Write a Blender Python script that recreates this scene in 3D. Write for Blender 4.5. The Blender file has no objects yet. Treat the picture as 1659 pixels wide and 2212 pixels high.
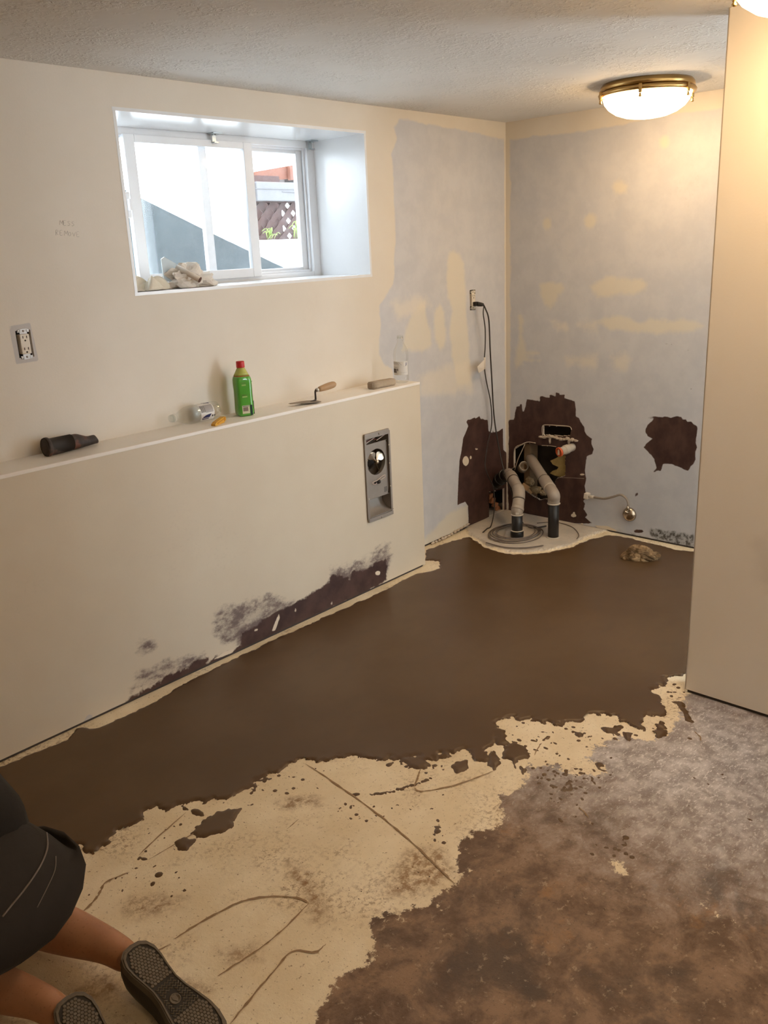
import bpy, bmesh, math, random
import numpy as np
from mathutils import Vector, Matrix, Euler
random.seed(7); np.random.seed(7)
sc = bpy.context.scene
col = sc.collection

# ------------------------------------------------------------------ camera
FPX = 1870.24                                   # focal length in pixels of the 1659 x 2212 frame
YAW, PITCH, ROLL = 0.73492, 0.29689, -0.04572
CAM = np.array([-4.37789, -2.91775, 1.62207])
_f = np.array([math.cos(PITCH)*math.cos(YAW), math.cos(PITCH)*math.sin(YAW), -math.sin(PITCH)])
_r0 = np.array([math.sin(YAW), -math.cos(YAW), 0.0]); _u0 = np.cross(_r0, _f)
_r = math.cos(ROLL)*_r0 + math.sin(ROLL)*_u0
_u = -math.sin(ROLL)*_r0 + math.cos(ROLL)*_u0
cd = bpy.data.cameras.new('camera'); cam = bpy.data.objects.new('camera', cd); col.objects.link(cam)
cd.sensor_fit = 'VERTICAL'; cd.sensor_height = 24.0; cd.lens = 24.0*FPX/2212.0
cd.clip_start = 0.02; cd.clip_end = 200
cam.matrix_world = Matrix(((_r[0], _u[0], -_f[0], CAM[0]), (_r[1], _u[1], -_f[1], CAM[1]), (_r[2], _u[2], -_f[2], CAM[2]), (0, 0, 0, 1)))
sc.camera = cam
# ------------------------------------------------------------------ sky, exposure
w = bpy.data.worlds.new('sky'); sc.world = w; w.use_nodes = True
bg = w.node_tree.nodes['Background']
bg.inputs[0].default_value = (0.80, 0.91, 1.0, 1); bg.inputs[1].default_value = 11.5      # bright overcast sky
sc.view_settings.view_transform = 'Standard'; sc.view_settings.look = 'None'
sc.view_settings.gamma = 1.0; sc.view_settings.use_curve_mapping = False
sc.view_settings.exposure = 0.10
LAMP = 25.0                                     # radiance of the ceiling lamp bowls
LAMP_COL = (1.0, 0.67, 0.34)

# ------------------------------------------------------------------ measuring helpers: where a sight line meets a real plane
H = 2.25                                        # ceiling height
BA = -0.0245                                    # the back wall and the partition stand 1.4 degrees off square
BD = np.array([math.sin(BA), -math.cos(BA), 0]) # along the back wall, away from the corner
BN = np.array([-math.cos(BA), -math.sin(BA), 0])# out of the back wall into the room
HD, HH, HX = 0.18566, 0.97327, -1.04773         # ledge wall: depth, height, end
PX, PY = -1.53286, -1.80479                     # free corner of the partition
WX0, WX1, WZ0, WZ1 = -2.47532, -1.16822, 1.49734, 2.12757   # window opening
def plane(u, v, n, d):
    r = _f + _r*(u-829.5)/FPX - _u*(v-1106.0)/FPX
    n = np.array(n, float)
    return CAM + r*((d - n@CAM)/(n@r))
def fl(u, v, z=0.0): return plane(u, v, (0, 0, 1), z)
def lw(u, v, y=0.0): return plane(u, v, (0, 1, 0), y)
def bw(u, v, off=0.0): return plane(u, v, BN, off)
def fl2(pts): return [tuple(fl(*p)[:2]) for p in pts]
def lw2(pts, y=0.0): return [(lambda P: (P[0], P[2]))(lw(p[0], p[1], y)) for p in pts]
def bw2(pts): return [(lambda P: (float(P@BD), P[2]))(bw(*p)) for p in pts]
def crop(pts, ox, oy, s): return [(ox+x/s, oy+y/s) for x, y in pts]
def bpt(s, z, out=0.0):                          # a point of the back wall frame
    P = BD*s + BN*out; return (P[0], P[1], z)

# ------------------------------------------------------------------ mesh helpers
def V3(p): return Vector((float(p[0]), float(p[1]), float(p[2])))
class MB:
    def __init__(s): s.v = []; s.f = []; s.sm = []
    def add(s, vs, fs, smooth=False):
        n = len(s.v); s.v += [tuple(float(c) for c in p) for p in vs]
        s.f += [tuple(i+n for i in f) for f in fs]; s.sm += [smooth]*len(fs); return s
    def box(s, c, d, rot=None, bev=0.0):
        bm = bmesh.new(); bmesh.ops.create_cube(bm, size=1.0)
        bmesh.ops.scale(bm, vec=Vector(d), verts=bm.verts)
        if bev > 0: bmesh.ops.bevel(bm, geom=bm.edges[:], offset=bev, segments=2, affect='EDGES', profile=0.6)
        M = (rot.to_matrix() if isinstance(rot, Euler) else (rot or Matrix.Identity(3)))
        bm.verts.index_update()
        vs = [M @ v.co + V3(c) for v in bm.verts]; fs = [[v.index for v in f.verts] for f in bm.faces]; bm.free()
        return s.add(vs, fs, False)
    def lathe(s, prof, o=(0, 0, 0), ax=(0, 0, 1), n=24, smooth=True, sx=1.0, sy=1.0):
        ax = V3(ax).normalized(); a = ax.orthogonal().normalized(); b = ax.cross(a); o = V3(o)
        if abs(ax.z) > 0.999: a = Vector((1, 0, 0)); b = ax.cross(a)
        vs = []; fs = []
        for (r, h) in prof:
            for k in range(n):
                t = 2*math.pi*k/n; vs.append(o + ax*h + a*(r*math.cos(t)*sx) + b*(r*math.sin(t)*sy))
        m = len(prof)
        for i in range(m-1):
            for k in range(n):
                k2 = (k+1) % n; fs.append((i*n+k, i*n+k2, (i+1)*n+k2, (i+1)*n+k))
        if prof[0][0] > 1e-6: fs.append(tuple(range(n-1, -1, -1)))
        if prof[-1][0] > 1e-6: fs.append(tuple((m-1)*n+k for k in range(n)))
        return s.add(vs, fs, smooth)
    def cyl(s, p0, p1, r0, r1=None, n=16, smooth=True):
        d = V3(p1)-V3(p0); L = d.length; r1 = r0 if r1 is None else r1
        return s.lathe([(r0, 0), (r1, L)], p0, d, n, smooth)
    def tube(s, pts, r, n=8, sub=6, closed=False):
        P = smooth_path(pts, sub) if sub > 1 else [V3(p) for p in pts]
        R = r if isinstance(r, (list, tuple)) else [r]*len(P)
        if len(R) != len(P): R = list(np.interp(np.linspace(0, 1, len(P)), np.linspace(0, 1, len(R)), R))
        vs = []; fs = []; m = len(P); prev = None
        for i in range(m):
            t = (P[min(i+1, m-1)]-P[max(i-1, 0)]).normalized()
            a = t.orthogonal().normalized() if prev is None else (prev - t*prev.dot(t)).normalized()
            prev = a; b = t.cross(a)
            for k in range(n):
                q = 2*math.pi*k/n; vs.append(P[i]+(a*math.cos(q)+b*math.sin(q))*R[i])
        for i in range(m-1):
            for k in range(n):
                k2 = (k+1) % n; fs.append((i*n+k, i*n+k2, (i+1)*n+k2, (i+1)*n+k))
        fs.append(tuple(range(n-1, -1, -1))); fs.append(tuple((m-1)*n+k for k in range(n)))
        return s.add(vs, fs, True)
    def prism(s, poly, fn, t0, t1):
        # outline poly (2-D) raised from t0 to t1; fn(a, b, t) gives the 3-D point
        n = len(poly); vs = [fn(a, b, t0) for a, b in poly]+[fn(a, b, t1) for a, b in poly]
        fs = [tuple(range(n-1, -1, -1)), tuple(range(n, 2*n))]+[(i, (i+1) % n, n+(i+1) % n, n+i) for i in range(n)]
        return s.add(vs, fs, False)
    def blob(s, c, r, seed=0, amp=0.25, n=3, fr=1.5):
        bm = bmesh.new(); bmesh.ops.create_icosphere(bm, subdivisions=n, radius=1.0)
        from mathutils import noise
        bm.verts.index_update(); vs = []
        for v in bm.verts:
            d = 1+amp*noise.noise(v.co*fr+Vector((seed*7.3, seed*3.1, seed*1.7)))+0.4*amp*noise.noise(v.co*fr*2.7+Vector((seed, 9, 4)))
            vs.append((c[0]+v.co.x*d*r[0], c[1]+v.co.y*d*r[1], c[2]+v.co.z*d*r[2]))
        fs = [[v.index for v in f.verts] for f in bm.faces]; bm.free()
        return s.add(vs, fs, True)
def smooth_path(pts, sub=6):
    P = [V3(p) for p in pts]; out = []
    for i in range(len(P)-1):
        p0 = P[max(i-1, 0)]; p1 = P[i]; p2 = P[i+1]; p3 = P[min(i+2, len(P)-1)]
        for k in range(sub):
            t = k/sub
            out.append(0.5*((2*p1)+(p2-p0)*t+(2*p0-5*p1+4*p2-p3)*t*t+(3*p1-p0-3*p2+p3)*t*t*t))
    out.append(P[-1]); return out
def obj(name, mb, mat, parent=None, local=False):
    me = bpy.data.meshes.new(name)
    vs = mb.v
    if parent is not None and not local:
        inv = parent.matrix_world.inverted() if parent.parent is None else (parent.parent.matrix_world @ parent.matrix_basis).inverted()
        vs = [tuple(inv @ Vector(p)) for p in vs]
    me.from_pydata(vs, [], mb.f); me.polygons.foreach_set('use_smooth', mb.sm); me.update()
    if mat: me.materials.append(mat)
    o = bpy.data.objects.new(name, me); col.objects.link(o)
    if parent is not None: o.parent = parent
    return o
def tag(o, label, cat, group=None):
    o['label'] = label; o['category'] = cat
    if group: o['group'] = group
    return o
def thing(name, label, cat, loc=(0, 0, 0), rot=(0, 0, 0), group=None):
    o = bpy.data.objects.new(name, None); o.empty_display_size = 0.02; col.objects.link(o)
    o.location = V3(loc); o.rotation_euler = rot
    o.matrix_world = Matrix.LocRotScale(V3(loc), Euler(rot), None)
    return tag(o, label, cat, group)
def struct(name, mb, mat, label=None):
    o = obj(name, mb, mat); o['kind'] = 'structure'
    if label: o['label'] = label
    return o

# ------------------------------------------------------------------ material helpers
class NT:
    def __init__(s, name, rough=0.6, metal=0.0, spec=0.5):
        s.m = bpy.data.materials.new(name); s.m.use_nodes = True; s.t = s.m.node_tree
        s.b = s.t.nodes['Principled BSDF']
        s.b.inputs['Roughness'].default_value = rough; s.b.inputs['Metallic'].default_value = metal
        s.b.inputs['Specular IOR Level'].default_value = spec
        s.co = None
    def n(s, k): return s.t.nodes.new(k)
    def l(s, a, b): s.t.links.new(a, b)
    def put(s, sock, v):
        if isinstance(v, bpy.types.NodeSocket): s.l(v, sock)
        elif isinstance(v, (tuple, list)): sock.default_value = (*v[:3], 1.0) if sock.type == 'RGBA' else v
        else: sock.default_value = v
    def coords(s):
        if s.co is None: s.co = s.n('ShaderNodeTexCoord').outputs['Object']
        return s.co
    def scaled(s, sc3, rot=(0, 0, 0)):
        m = s.n('ShaderNodeMapping'); m.inputs['Scale'].default_value = sc3; m.inputs['Rotation'].default_value = rot
        s.l(s.coords(), m.inputs[0]); return m.outputs[0]
    def noise(s, scale, detail=4, rough=0.55, vec=None, out=0, dist=0.0):
        x = s.n('ShaderNodeTexNoise'); x.inputs['Scale'].default_value = scale; x.inputs['Detail'].default_value = detail
        x.inputs['Roughness'].default_value = rough; x.inputs['Distortion'].default_value = dist
        s.l(vec or s.coords(), x.inputs['Vector']); return x.outputs[out]
    def voro(s, scale, vec=None, feat='F1'):
        x = s.n('ShaderNodeTexVoronoi'); x.feature = feat; x.inputs['Scale'].default_value = scale
        s.l(vec or s.coords(), x.inputs['Vector']); return x.outputs[0]
    def math(s, op, a, b=0.0, c=0.0):
        x = s.n('ShaderNodeMath'); x.operation = op
        for i, v in enumerate((a, b, c)): s.put(x.inputs[i], v)
        return x.outputs[0]
    def step(s, v, lo, hi, a=0.0, b=1.0):
        x = s.n('ShaderNodeMapRange'); x.interpolation_type = 'SMOOTHSTEP'
        for i, q in enumerate((v, lo, hi, a, b)): s.put(x.inputs[i], q)
        return x.outputs[0]
    def mix(s, fac, a, b):
        x = s.n('ShaderNodeMix'); x.data_type = 'RGBA'
        s.put(x.inputs[0], fac); s.put(x.inputs[6], a); s.put(x.inputs[7], b); return x.outputs[2]
    def attr(s, name):
        x = s.n('ShaderNodeAttribute'); x.attribute_name = name; return x.outputs['Fac']
    def mask(s, name, soft, nz, amp, scale=None):
        # signed distance stored on the mesh, its outline roughened by noise
        v = s.math('MULTIPLY_ADD', s.math('SUBTRACT', nz, 0.5), amp, s.attr(name))
        return s.step(v, -soft, soft)
    def bump(s, h, strength=0.3, dist=0.01):
        x = s.n('ShaderNodeBump'); x.inputs['Strength'].default_value = strength; x.inputs['Distance'].default_value = dist
        s.l(h, x.inputs['Height']); s.l(x.outputs[0], s.b.inputs['Normal']); return s
    def color(s, c): s.put(s.b.inputs['Base Color'], c); return s
def pmat(name, c, rough=0.6, metal=0.0, var=0.12, scale=30.0, bump=0.0, spec=0.5):
    t = NT(name, rough, metal, spec)
    n = t.noise(scale, 4)
    t.color(t.mix(n, tuple(x*(1-var) for x in c), tuple(min(1, x*(1+var)) for x in c)))
    if bump: t.bump(t.noise(scale*3, 4), bump, 0.003)
    return t.m
# ------------------------------------------------------------------ outline helpers
def sdf(P, poly):
    # signed distance of points P (n,2) to a closed outline, positive inside
    poly = np.array(poly, float); d = np.full(len(P), 1e9); ins = np.zeros(len(P), bool)
    for i in range(len(poly)):
        a = poly[i]; b = poly[(i+1) % len(poly)]; e = b-a; L = e@e
        if L < 1e-14: continue
        t = np.clip(((P-a)@e)/L, 0, 1); q = P-a-t[:, None]*e; d = np.minimum(d, (q*q).sum(1))
        c = ((a[1] > P[:, 1]) != (b[1] > P[:, 1]))
        if abs(b[1]-a[1]) > 1e-12: ins ^= c & (P[:, 0] < (b[0]-a[0])*(P[:, 1]-a[1])/(b[1]-a[1])+a[0])
    d = np.sqrt(d); return np.where(ins, d, -d)
def sdf_any(P, polys):
    d = np.full(len(P), -9.0)
    for p in polys: d = np.maximum(d, sdf(P, p))
    return d
def ell(cx, cy, rx, ry, n=14): return [(cx+rx*math.cos(2*math.pi*k/n), cy+ry*math.sin(2*math.pi*k/n)) for k in range(n)]
_tab = np.random.rand(256, 256)
def vnoise(x, y):
    xi = np.floor(x).astype(int); yi = np.floor(y).astype(int); fx = x-xi; fy = y-yi
    fx = fx*fx*(3-2*fx); fy = fy*fy*(3-2*fy)
    g = lambda a, b: _tab[a & 255, b & 255]
    return (g(xi, yi)*(1-fx)+g(xi+1, yi)*fx)*(1-fy)+(g(xi, yi+1)*(1-fx)+g(xi+1, yi+1)*fx)*fy
def fbm(x, y, s, octs=4):
    r = 0; a = 1.0; tot = 0
    for k in range(octs): r = r+a*vnoise(x*s+17.3*k, y*s+5.1*k); tot += a; a *= 0.55; s *= 2.03
    return r/tot-0.5
def lines(segs):
    # ordered grid lines from (start, end, spacing) runs
    out = []
    for a, b, h in segs: out += list(np.linspace(a, b, max(1, int(round((b-a)/h)))+1))
    out = sorted(out); r = [out[0]]
    for x in out[1:]:
        if x-r[-1] > 1e-5: r.append(x)
    return np.array(r)
def sheet(name, A, B, fn, attrs, cut=None, rim=None, mat=None, zfn=None):
    # grid sheet over A x B; fn maps (a, b, depth) to 3-D; attrs = {name: f(P)}; cells where cut(P) is true are left open, with a rim of that depth
    ga, gb = np.meshgrid(A, B, indexing='ij'); P = np.stack([ga.ravel(), gb.ravel()], 1)
    dep = zfn(P) if zfn is not None else np.zeros(len(P))
    vs = fn(P[:, 0], P[:, 1], dep); na, nb = len(A), len(B)
    i, j = np.meshgrid(np.arange(na-1), np.arange(nb-1), indexing='ij')
    keep = np.ones((na-1, nb-1), bool)
    if cut is not None:
        cc = np.stack([((A[:-1]+A[1:])/2)[i].ravel(), ((B[:-1]+B[1:])/2)[j].ravel()], 1)
        keep = ~cut(cc).reshape(na-1, nb-1)
    idx = lambda a, b: a*nb+b
    F = np.stack([idx(i, j), idx(i+1, j), idx(i+1, j+1), idx(i, j+1)], -1)[keep]
    faces = F.tolist(); vs = vs.tolist()
    att = {k: f(P) for k, f in attrs.items()}
    if rim:
        back = {}
        def bk(n):
            if n not in back:
                p = fn(P[n:n+1, 0], P[n:n+1, 1], dep[n:n+1]-rim)[0]; vs.append(p.tolist()); back[n] = len(vs)-1
                for k in att: pass
            return back[n]
        K = np.pad(keep, 1, constant_values=True)
        for a, b in zip(*np.where(~keep)):
            for (da, db, e) in ((-1, 0, ((a, b), (a, b+1))), (1, 0, ((a+1, b+1), (a+1, b))), (0, -1, ((a+1, b), (a, b))), (0, 1, ((a, b+1), (a+1, b+1)))):
                if K[a+1+da, b+1+db]:
                    p, q = idx(*e[0]), idx(*e[1]); faces.append([p, q, bk(q), bk(p)])
        src = list(back.keys())
        att = {k: np.concatenate([v, np.full(len(src), -9.0)]) for k, v in att.items()}
    me = bpy.data.meshes.new(name); me.from_pydata(vs, [], faces)
    for k, v in att.items():
        a = me.attributes.new(k, 'FLOAT', 'POINT'); a.data.foreach_set('value', np.asarray(v, np.float32))
    me.update()
    if mat: me.materials.append(mat)
    o = bpy.data.objects.new(name, me); col.objects.link(o); o['kind'] = 'structure'
    return o
# ================================================================== THE SETTING
# ---- materials of walls, ceiling, floor
def wall_paint(name, c0=(0.70, 0.63, 0.535), c1=(0.73, 0.665, 0.575), rag=(0.0025, 0.014)):
    t = NT(name, 0.55, 0, 0.35)
    big = t.noise(3.0, 3); fine = t.noise(28, 5, 0.6); grit = t.noise(9, 6, 0.65)
    c = t.mix(t.step(big, 0.35, 0.7), c0, c1)
    blue = t.mix(t.step(grit, 0.35, 0.65), (0.545, 0.545, 0.575), (0.595, 0.59, 0.61))
    c = t.mix(t.mask('blue', 0.008, grit, 0.05), c, blue)
    c = t.mix(t.math('MULTIPLY', t.mask('mud', 0.018, grit, 0.06), 0.85), c, t.mix(fine, (0.71, 0.65, 0.54), (0.69, 0.635, 0.54)))
    c = t.mix(t.math('MULTIPLY', t.mask('haze', 0.03, grit, 0.08), 0.55), c, (0.78, 0.70, 0.58))
    smear = t.noise(14, 6, 0.7, t.scaled((1.0, 1.0, 1.7)))
    sm = t.math('MULTIPLY', t.mask('smear', 0.022, smear, 0.10), t.step(smear, 0.36, 0.62, 0.25, 1.0))
    c = t.mix(t.math('MULTIPLY', sm, 0.88), c, (0.115, 0.075, 0.078))
    brown = t.mix(t.step(t.noise(11, 5, 0.6, t.scaled((1, 1.6, 1))), 0.3, 0.7), (0.045, 0.021, 0.018), (0.082, 0.042, 0.034))
    bm_ = t.mask('brown', rag[0], fine, rag[1])
    c = t.mix(bm_, c, brown)
    c = t.mix(t.math('MULTIPLY', t.mask('mould', 0.012, fine, 0.06), t.step(t.noise(45, 5, 0.7), 0.4, 0.6, 0.3, 0.95)), c, (0.055, 0.05, 0.038))
    c = t.mix(t.mask('grey', 0.002, fine, 0.004), c, (0.52, 0.49, 0.47))
    c = t.mix(t.mask('chip', 0.002, fine, 0.010), c, (0.72, 0.62, 0.49))
    dirt = t.math('MULTIPLY', t.step(t.noise(2.3, 5, 0.6), 0.56, 0.75), t.step(t.noise(60, 3, 0.7), 0.5, 0.75))
    c = t.mix(t.math('MULTIPLY', dirt, 0.22), c, (0.40, 0.34, 0.29))
    t.color(c)
    t.b.inputs['Roughness'].default_value = 0.5
    h = t.math('MULTIPLY_ADD', bm_, -0.35, t.math('MULTIPLY', t.noise(130, 3, 0.6), 0.25))
    t.bump(h, 0.25, 0.004)
    return t.m
M_WALL = wall_paint('wall_paint')
M_LWALL = wall_paint('ledge_wall_paint', (0.635, 0.55, 0.43), (0.66, 0.58, 0.46), (0.006, 0.055))
def plain_paint():
    t = NT('partition_paint', 0.5, 0, 0.35)
    c = t.mix(t.step(t.noise(1.7, 3), 0.35, 0.7), (0.83, 0.765, 0.675), (0.86, 0.80, 0.71))
    c = t.mix(t.math('MULTIPLY', t.mask('dark_patch', 0.03, t.noise(9, 5), 0.1), 0.16), c, (0.36, 0.31, 0.28))  # soft darker patch at the right edge of the partition
    t.color(c); t.bump(t.noise(120, 3), 0.12, 0.003); return t.m
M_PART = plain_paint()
def stipple():
    t = NT('stippled_plaster', 0.8, 0, 0.2)
    c = t.mix(t.step(t.noise(1.3, 4), 0.3, 0.7), (0.77, 0.745, 0.705), (0.83, 0.81, 0.775))
    t.color(c)
    a = t.step(t.noise(38, 4, 0.6, dist=0.6), 0.47, 0.60); b = t.step(t.voro(62), 0.1, 0.45, 1.0, 0.0)
    c_ = t.step(t.noise(4.5, 3), 0.38, 0.60)
    h = t.math('MULTIPLY', t.math('MULTIPLY_ADD', b, 0.45, a), c_)
    h = t.math('MULTIPLY_ADD', t.noise(5, 3), 0.6, h)
    t.bump(h, 0.6, 0.007); return t.m
M_CEIL = stipple()
M_WHITE = pmat('white_gloss_paint', (0.80, 0.81, 0.82), 0.22, 0, 0.03, 8)
M_BACK = pmat('dark_foundation', (0.055, 0.045, 0.04), 0.9, 0, 0.3, 14, 0.4)
def floor_mat():
    t = NT('floor_concrete', 0.62, 0, 0.35)
    n1 = t.noise(2.9, 7, 0.66, dist=0.4); n2 = t.noise(8, 8, 0.72, dist=0.3); n3 = t.noise(34, 5, 0.72); n4 = t.noise(110, 4, 0.7)
    # bare concrete: brown, mottled with ochre and dark damp stains
    c = t.mix(t.step(n2, 0.36, 0.64), (0.120, 0.070, 0.042), (0.295, 0.190, 0.122))
    c = t.mix(t.math('MULTIPLY', t.step(t.noise(4.2, 7, 0.70), 0.55, 0.68), 0.65), c, (0.36, 0.185, 0.075))
    c = t.mix(t.math('MULTIPLY', t.step(n1, 0.53, 0.64), 0.72), c, (0.070, 0.050, 0.038))
    c = t.mix(t.math('MULTIPLY', t.step(n3, 0.58, 0.66), 0.55), c, (0.45, 0.34, 0.24))
    c = t.mix(t.math('MULTIPLY', t.step(n4, 0.30, 0.42, 1, 0), 0.6), c, (0.05, 0.036, 0.028))
    # mottled, flecked concrete towards the partition; its paleness paints in daylight
    grey = t.mix(t.step(t.noise(16, 6, 0.7), 0.38, 0.64), (0.325, 0.29, 0.28), (0.58, 0.545, 0.535))
    grey = t.mix(t.math('MULTIPLY', t.step(t.noise(48, 5, 0.75, t.scaled((1, 2.2, 1), (0, 0, 0.5))), 0.54, 0.60), 0.85), grey, (0.76, 0.73, 0.71))
    pal = t.math('MULTIPLY_ADD', t.math('SUBTRACT', n2, 0.5), 0.8, t.attr('pale'))
    c = t.mix(t.step(pal, -0.42, 0.38), c, grey)
    # old cream floor paint
    cream = t.mix(t.step(t.noise(5.5, 5), 0.36, 0.68), (0.77, 0.645, 0.45), (0.87, 0.76, 0.57))
    dirt = t.math('MULTIPLY', t.step(t.noise(3.4, 5, 0.6), 0.46, 0.68), t.step(t.noise(64, 6, 0.75), 0.47, 0.62))
    cream = t.mix(t.math('MULTIPLY', dirt, 0.8), cream, (0.27, 0.15, 0.062))
    cream = t.mix(t.math('MULTIPLY', t.step(t.noise(95, 4, 0.75), 0.61, 0.66), 0.75), cream, (0.24, 0.14, 0.065))
    m = t.mask('cream', 0.004, t.math('MULTIPLY_ADD', n2, 0.65, t.math('MULTIPLY', n3, 0.35)), 0.22)
    c = t.mix(m, c, cream)
    st = t.math('MULTIPLY', t.mask('stain', 0.03, n2, 0.12), t.step(t.noise(38, 6, 0.75), 0.38, 0.60, 0.1, 0.85))
    c = t.mix(st, c, (0.25, 0.130, 0.050))
    pad = t.mix(t.step(n2, 0.35, 0.65), (0.50, 0.45, 0.39), (0.62, 0.55, 0.47))
    c = t.mix(t.mask('pad', 0.01, n3, 0.03), c, pad)
    t.color(c)
    t.put(t.b.inputs['Roughness'], t.step(n2, 0.3, 0.7, 0.48, 0.72))
    h = t.math('MULTIPLY_ADD', m, 0.3, t.math('MULTIPLY_ADD', n4, 0.5, t.math('MULTIPLY', n3, 0.7)))
    t.bump(h, 0.45, 0.006); return t.m
M_FLOOR = floor_mat()
def cement_mat():
    t = NT('wet_cement', 0.34, 0, 0.5)
    c = t.mix(t.step(t.noise(2.1, 5, 0.6), 0.36, 0.66), (0.094, 0.052, 0.023), (0.114, 0.067, 0.033))
    c = t.mix(t.math('MULTIPLY', t.step(t.noise(7, 4, 0.6, t.scaled((1, 2.6, 1), (0, 0, 0.6))), 0.5, 0.7), 0.35), c, (0.088, 0.053, 0.029))
    t.color(c); t.b.inputs['Specular IOR Level'].default_value = 0.35; return t.m
M_CEM = cement_mat()

# ---- left wall (window wall)
C2 = (960, 820, 4.608)
blueL = lw2([(862, 255), (850, 275), (857, 300), (846, 332), (851, 400), (854, 520), (849, 615), (835, 640), (819, 658), (822, 700), (819, 765), (833, 790), (846, 795), (851, 830)]) + [(-1.35, 0.7), (-1.35, 0.0), (-0.01, 0.0), (-0.012, 1.2), (-0.015, H-0.085)]
mudL = [lw2(p) for p in (
    [(968, 552), (978, 540), (992, 548), (1001, 570), (1006, 630), (1008, 690), (1013, 740), (1018, 830), (988, 832), (976, 770), (972, 720), (977, 670), (968, 640), (964, 600)],
    [(940, 668), (950, 660), (960, 672), (963, 715), (961, 752), (950, 756), (942, 735), (937, 700)],
    [(880, 700), (889, 682), (905, 660), (918, 652), (922, 680), (930, 715), (931, 745), (912, 762), (884, 756), (869, 757), (874, 730)],
    [(905, 1182), (918, 1165), (938, 1140), (962, 1118), (985, 1100), (1009, 1091), (1011, 1140), (960, 1165)])]
hazeL = [lw2(p) for p in ([(905, 815), (960, 790), (1018, 785), (1022, 845), (960, 850), (908, 850)], [(846, 655), (920, 640), (930, 660), (860, 690)], [(1045, 268), (1090, 274), (1092, 300), (1052, 292)])]
brownL = lw2(crop([(215, 400), (255, 398), (300, 375), (308, 388), (350, 362), (360, 400), (380, 392), (430, 402), (440, 512), (478, 530), (482, 490), (488, 528), (540, 512), (582, 484), (586, 700), (640, 720), (640, 1290), (600, 1330), (450, 1375), (240, 1465), (236, 1260), (205, 1215), (130, 1250), (138, 1020), (152, 800), (168, 720), (190, 570), (205, 545), (238, 460), (222, 440)], *C2)) 
brownL = [(min(a, 0.0), b) for a, b in brownL]
chipL = [lw2(crop(ell(212, 810, 32, 48), *C2)), lw2(crop(ell(318, 690, 14, 9), *C2)), lw2(crop(ell(262, 775, 9, 18), *C2))]
holeL = lw2(crop([(442, 1118), (520, 1105), (600, 1080), (640, 900), (660, 1100), (660, 1300), (600, 1330), (442, 1372)], *C2))
greyL = lw2([(19, 705), (65, 697), (84, 779), (35, 787)])
oL = (-2.970, -2.9165, 1.312, 1.404); oR = (-0.358, -0.305, 1.262, 1.372)
none = lambda P: np.full(len(P), -9.0)
def in_rect(P, x0, x1, z0, z1): return (P[:, 0] > x0) & (P[:, 0] < x1) & (P[:, 1] > z0) & (P[:, 1] < z1)
A = lines([(-6.2, -3.1, 0.25), (-3.1, -2.8, 0.01), (-2.8, WX0, 0.05), (WX0, WX1, 0.05), (WX1, -1.10, 0.02), (-1.10, 0.0, 0.008), (oL[0], oL[1], 0.02), (oR[0], oR[1], 0.02)])
Bz = lines([(0.012, 0.62, 0.008), (0.62, 1.0, 0.02), (1.0, H, 0.012), (WZ0, WZ1, 0.05), (oL[2], oL[3], 0.02), (oR[2], oR[3], 0.02)])
wall_left = sheet('wall_left', A, Bz, lambda a, b, d: np.stack([a, -d, b], 1),
    dict(blue=lambda P: sdf(P, blueL), mud=lambda P: sdf_any(P, mudL), haze=lambda P: sdf_any(P, hazeL), brown=lambda P: sdf(P, brownL),
         chip=lambda P: sdf_any(P, chipL), grey=lambda P: sdf(P, greyL), smear=none, mould=none),
    cut=lambda P: in_rect(P, WX0, WX1, WZ0, WZ1) | in_rect(P, *oL) | in_rect(P, *oR) | ((sdf(P, holeL) > 0) & (P[:, 0] < -0.02)), rim=0.014, mat=M_WALL)
wall_left['label'] = 'cream window wall with patchy blue-grey old paint near the corner'
def part(name, mb, mat, parent): return obj(name, mb, mat, parent)
for (x0, x1, z0, z1, y0) in ((-6.3, WX0-0.012, 0, H, 0.016), (WX1+0.012, -0.42, 0, H, 0.016), (-0.42, 0.3, 0, 0.62, 0.12), (-0.42, 0.3, 0.62, H, 0.016), (WX0-0.012, WX1+0.012, 0, WZ0-0.012, 0.016), (WX0-0.012, WX1+0.012, WZ1+0.012, H, 0.016)):
    if x1 == -0.42:
        part('foundation', MB().box(((x0+(oR[0]-0.4))/2, (0.06+0.36)/2, (z0+z1)/2), (oR[0]-0.4-x0, 0.30, z1-z0)), M_BACK, wall_left); continue
    y0 = max(y0, 0.06)
    part('foundation', MB().box(((x0+x1)/2, (y0+0.36)/2, (z0+z1)/2), (x1-x0, 0.36-y0, z1-z0)), M_BACK, wall_left)
part('foundation', MB().box((-0.59, 0.21, H/2), (0.36, 0.30, H)), M_BACK, wall_left)

part('bottom_plate', MB().box((HX/2-0.1, 0.020, 0.02), (-HX-0.2, 0.030, 0.04)), M_BACK, wall_left)
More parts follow.
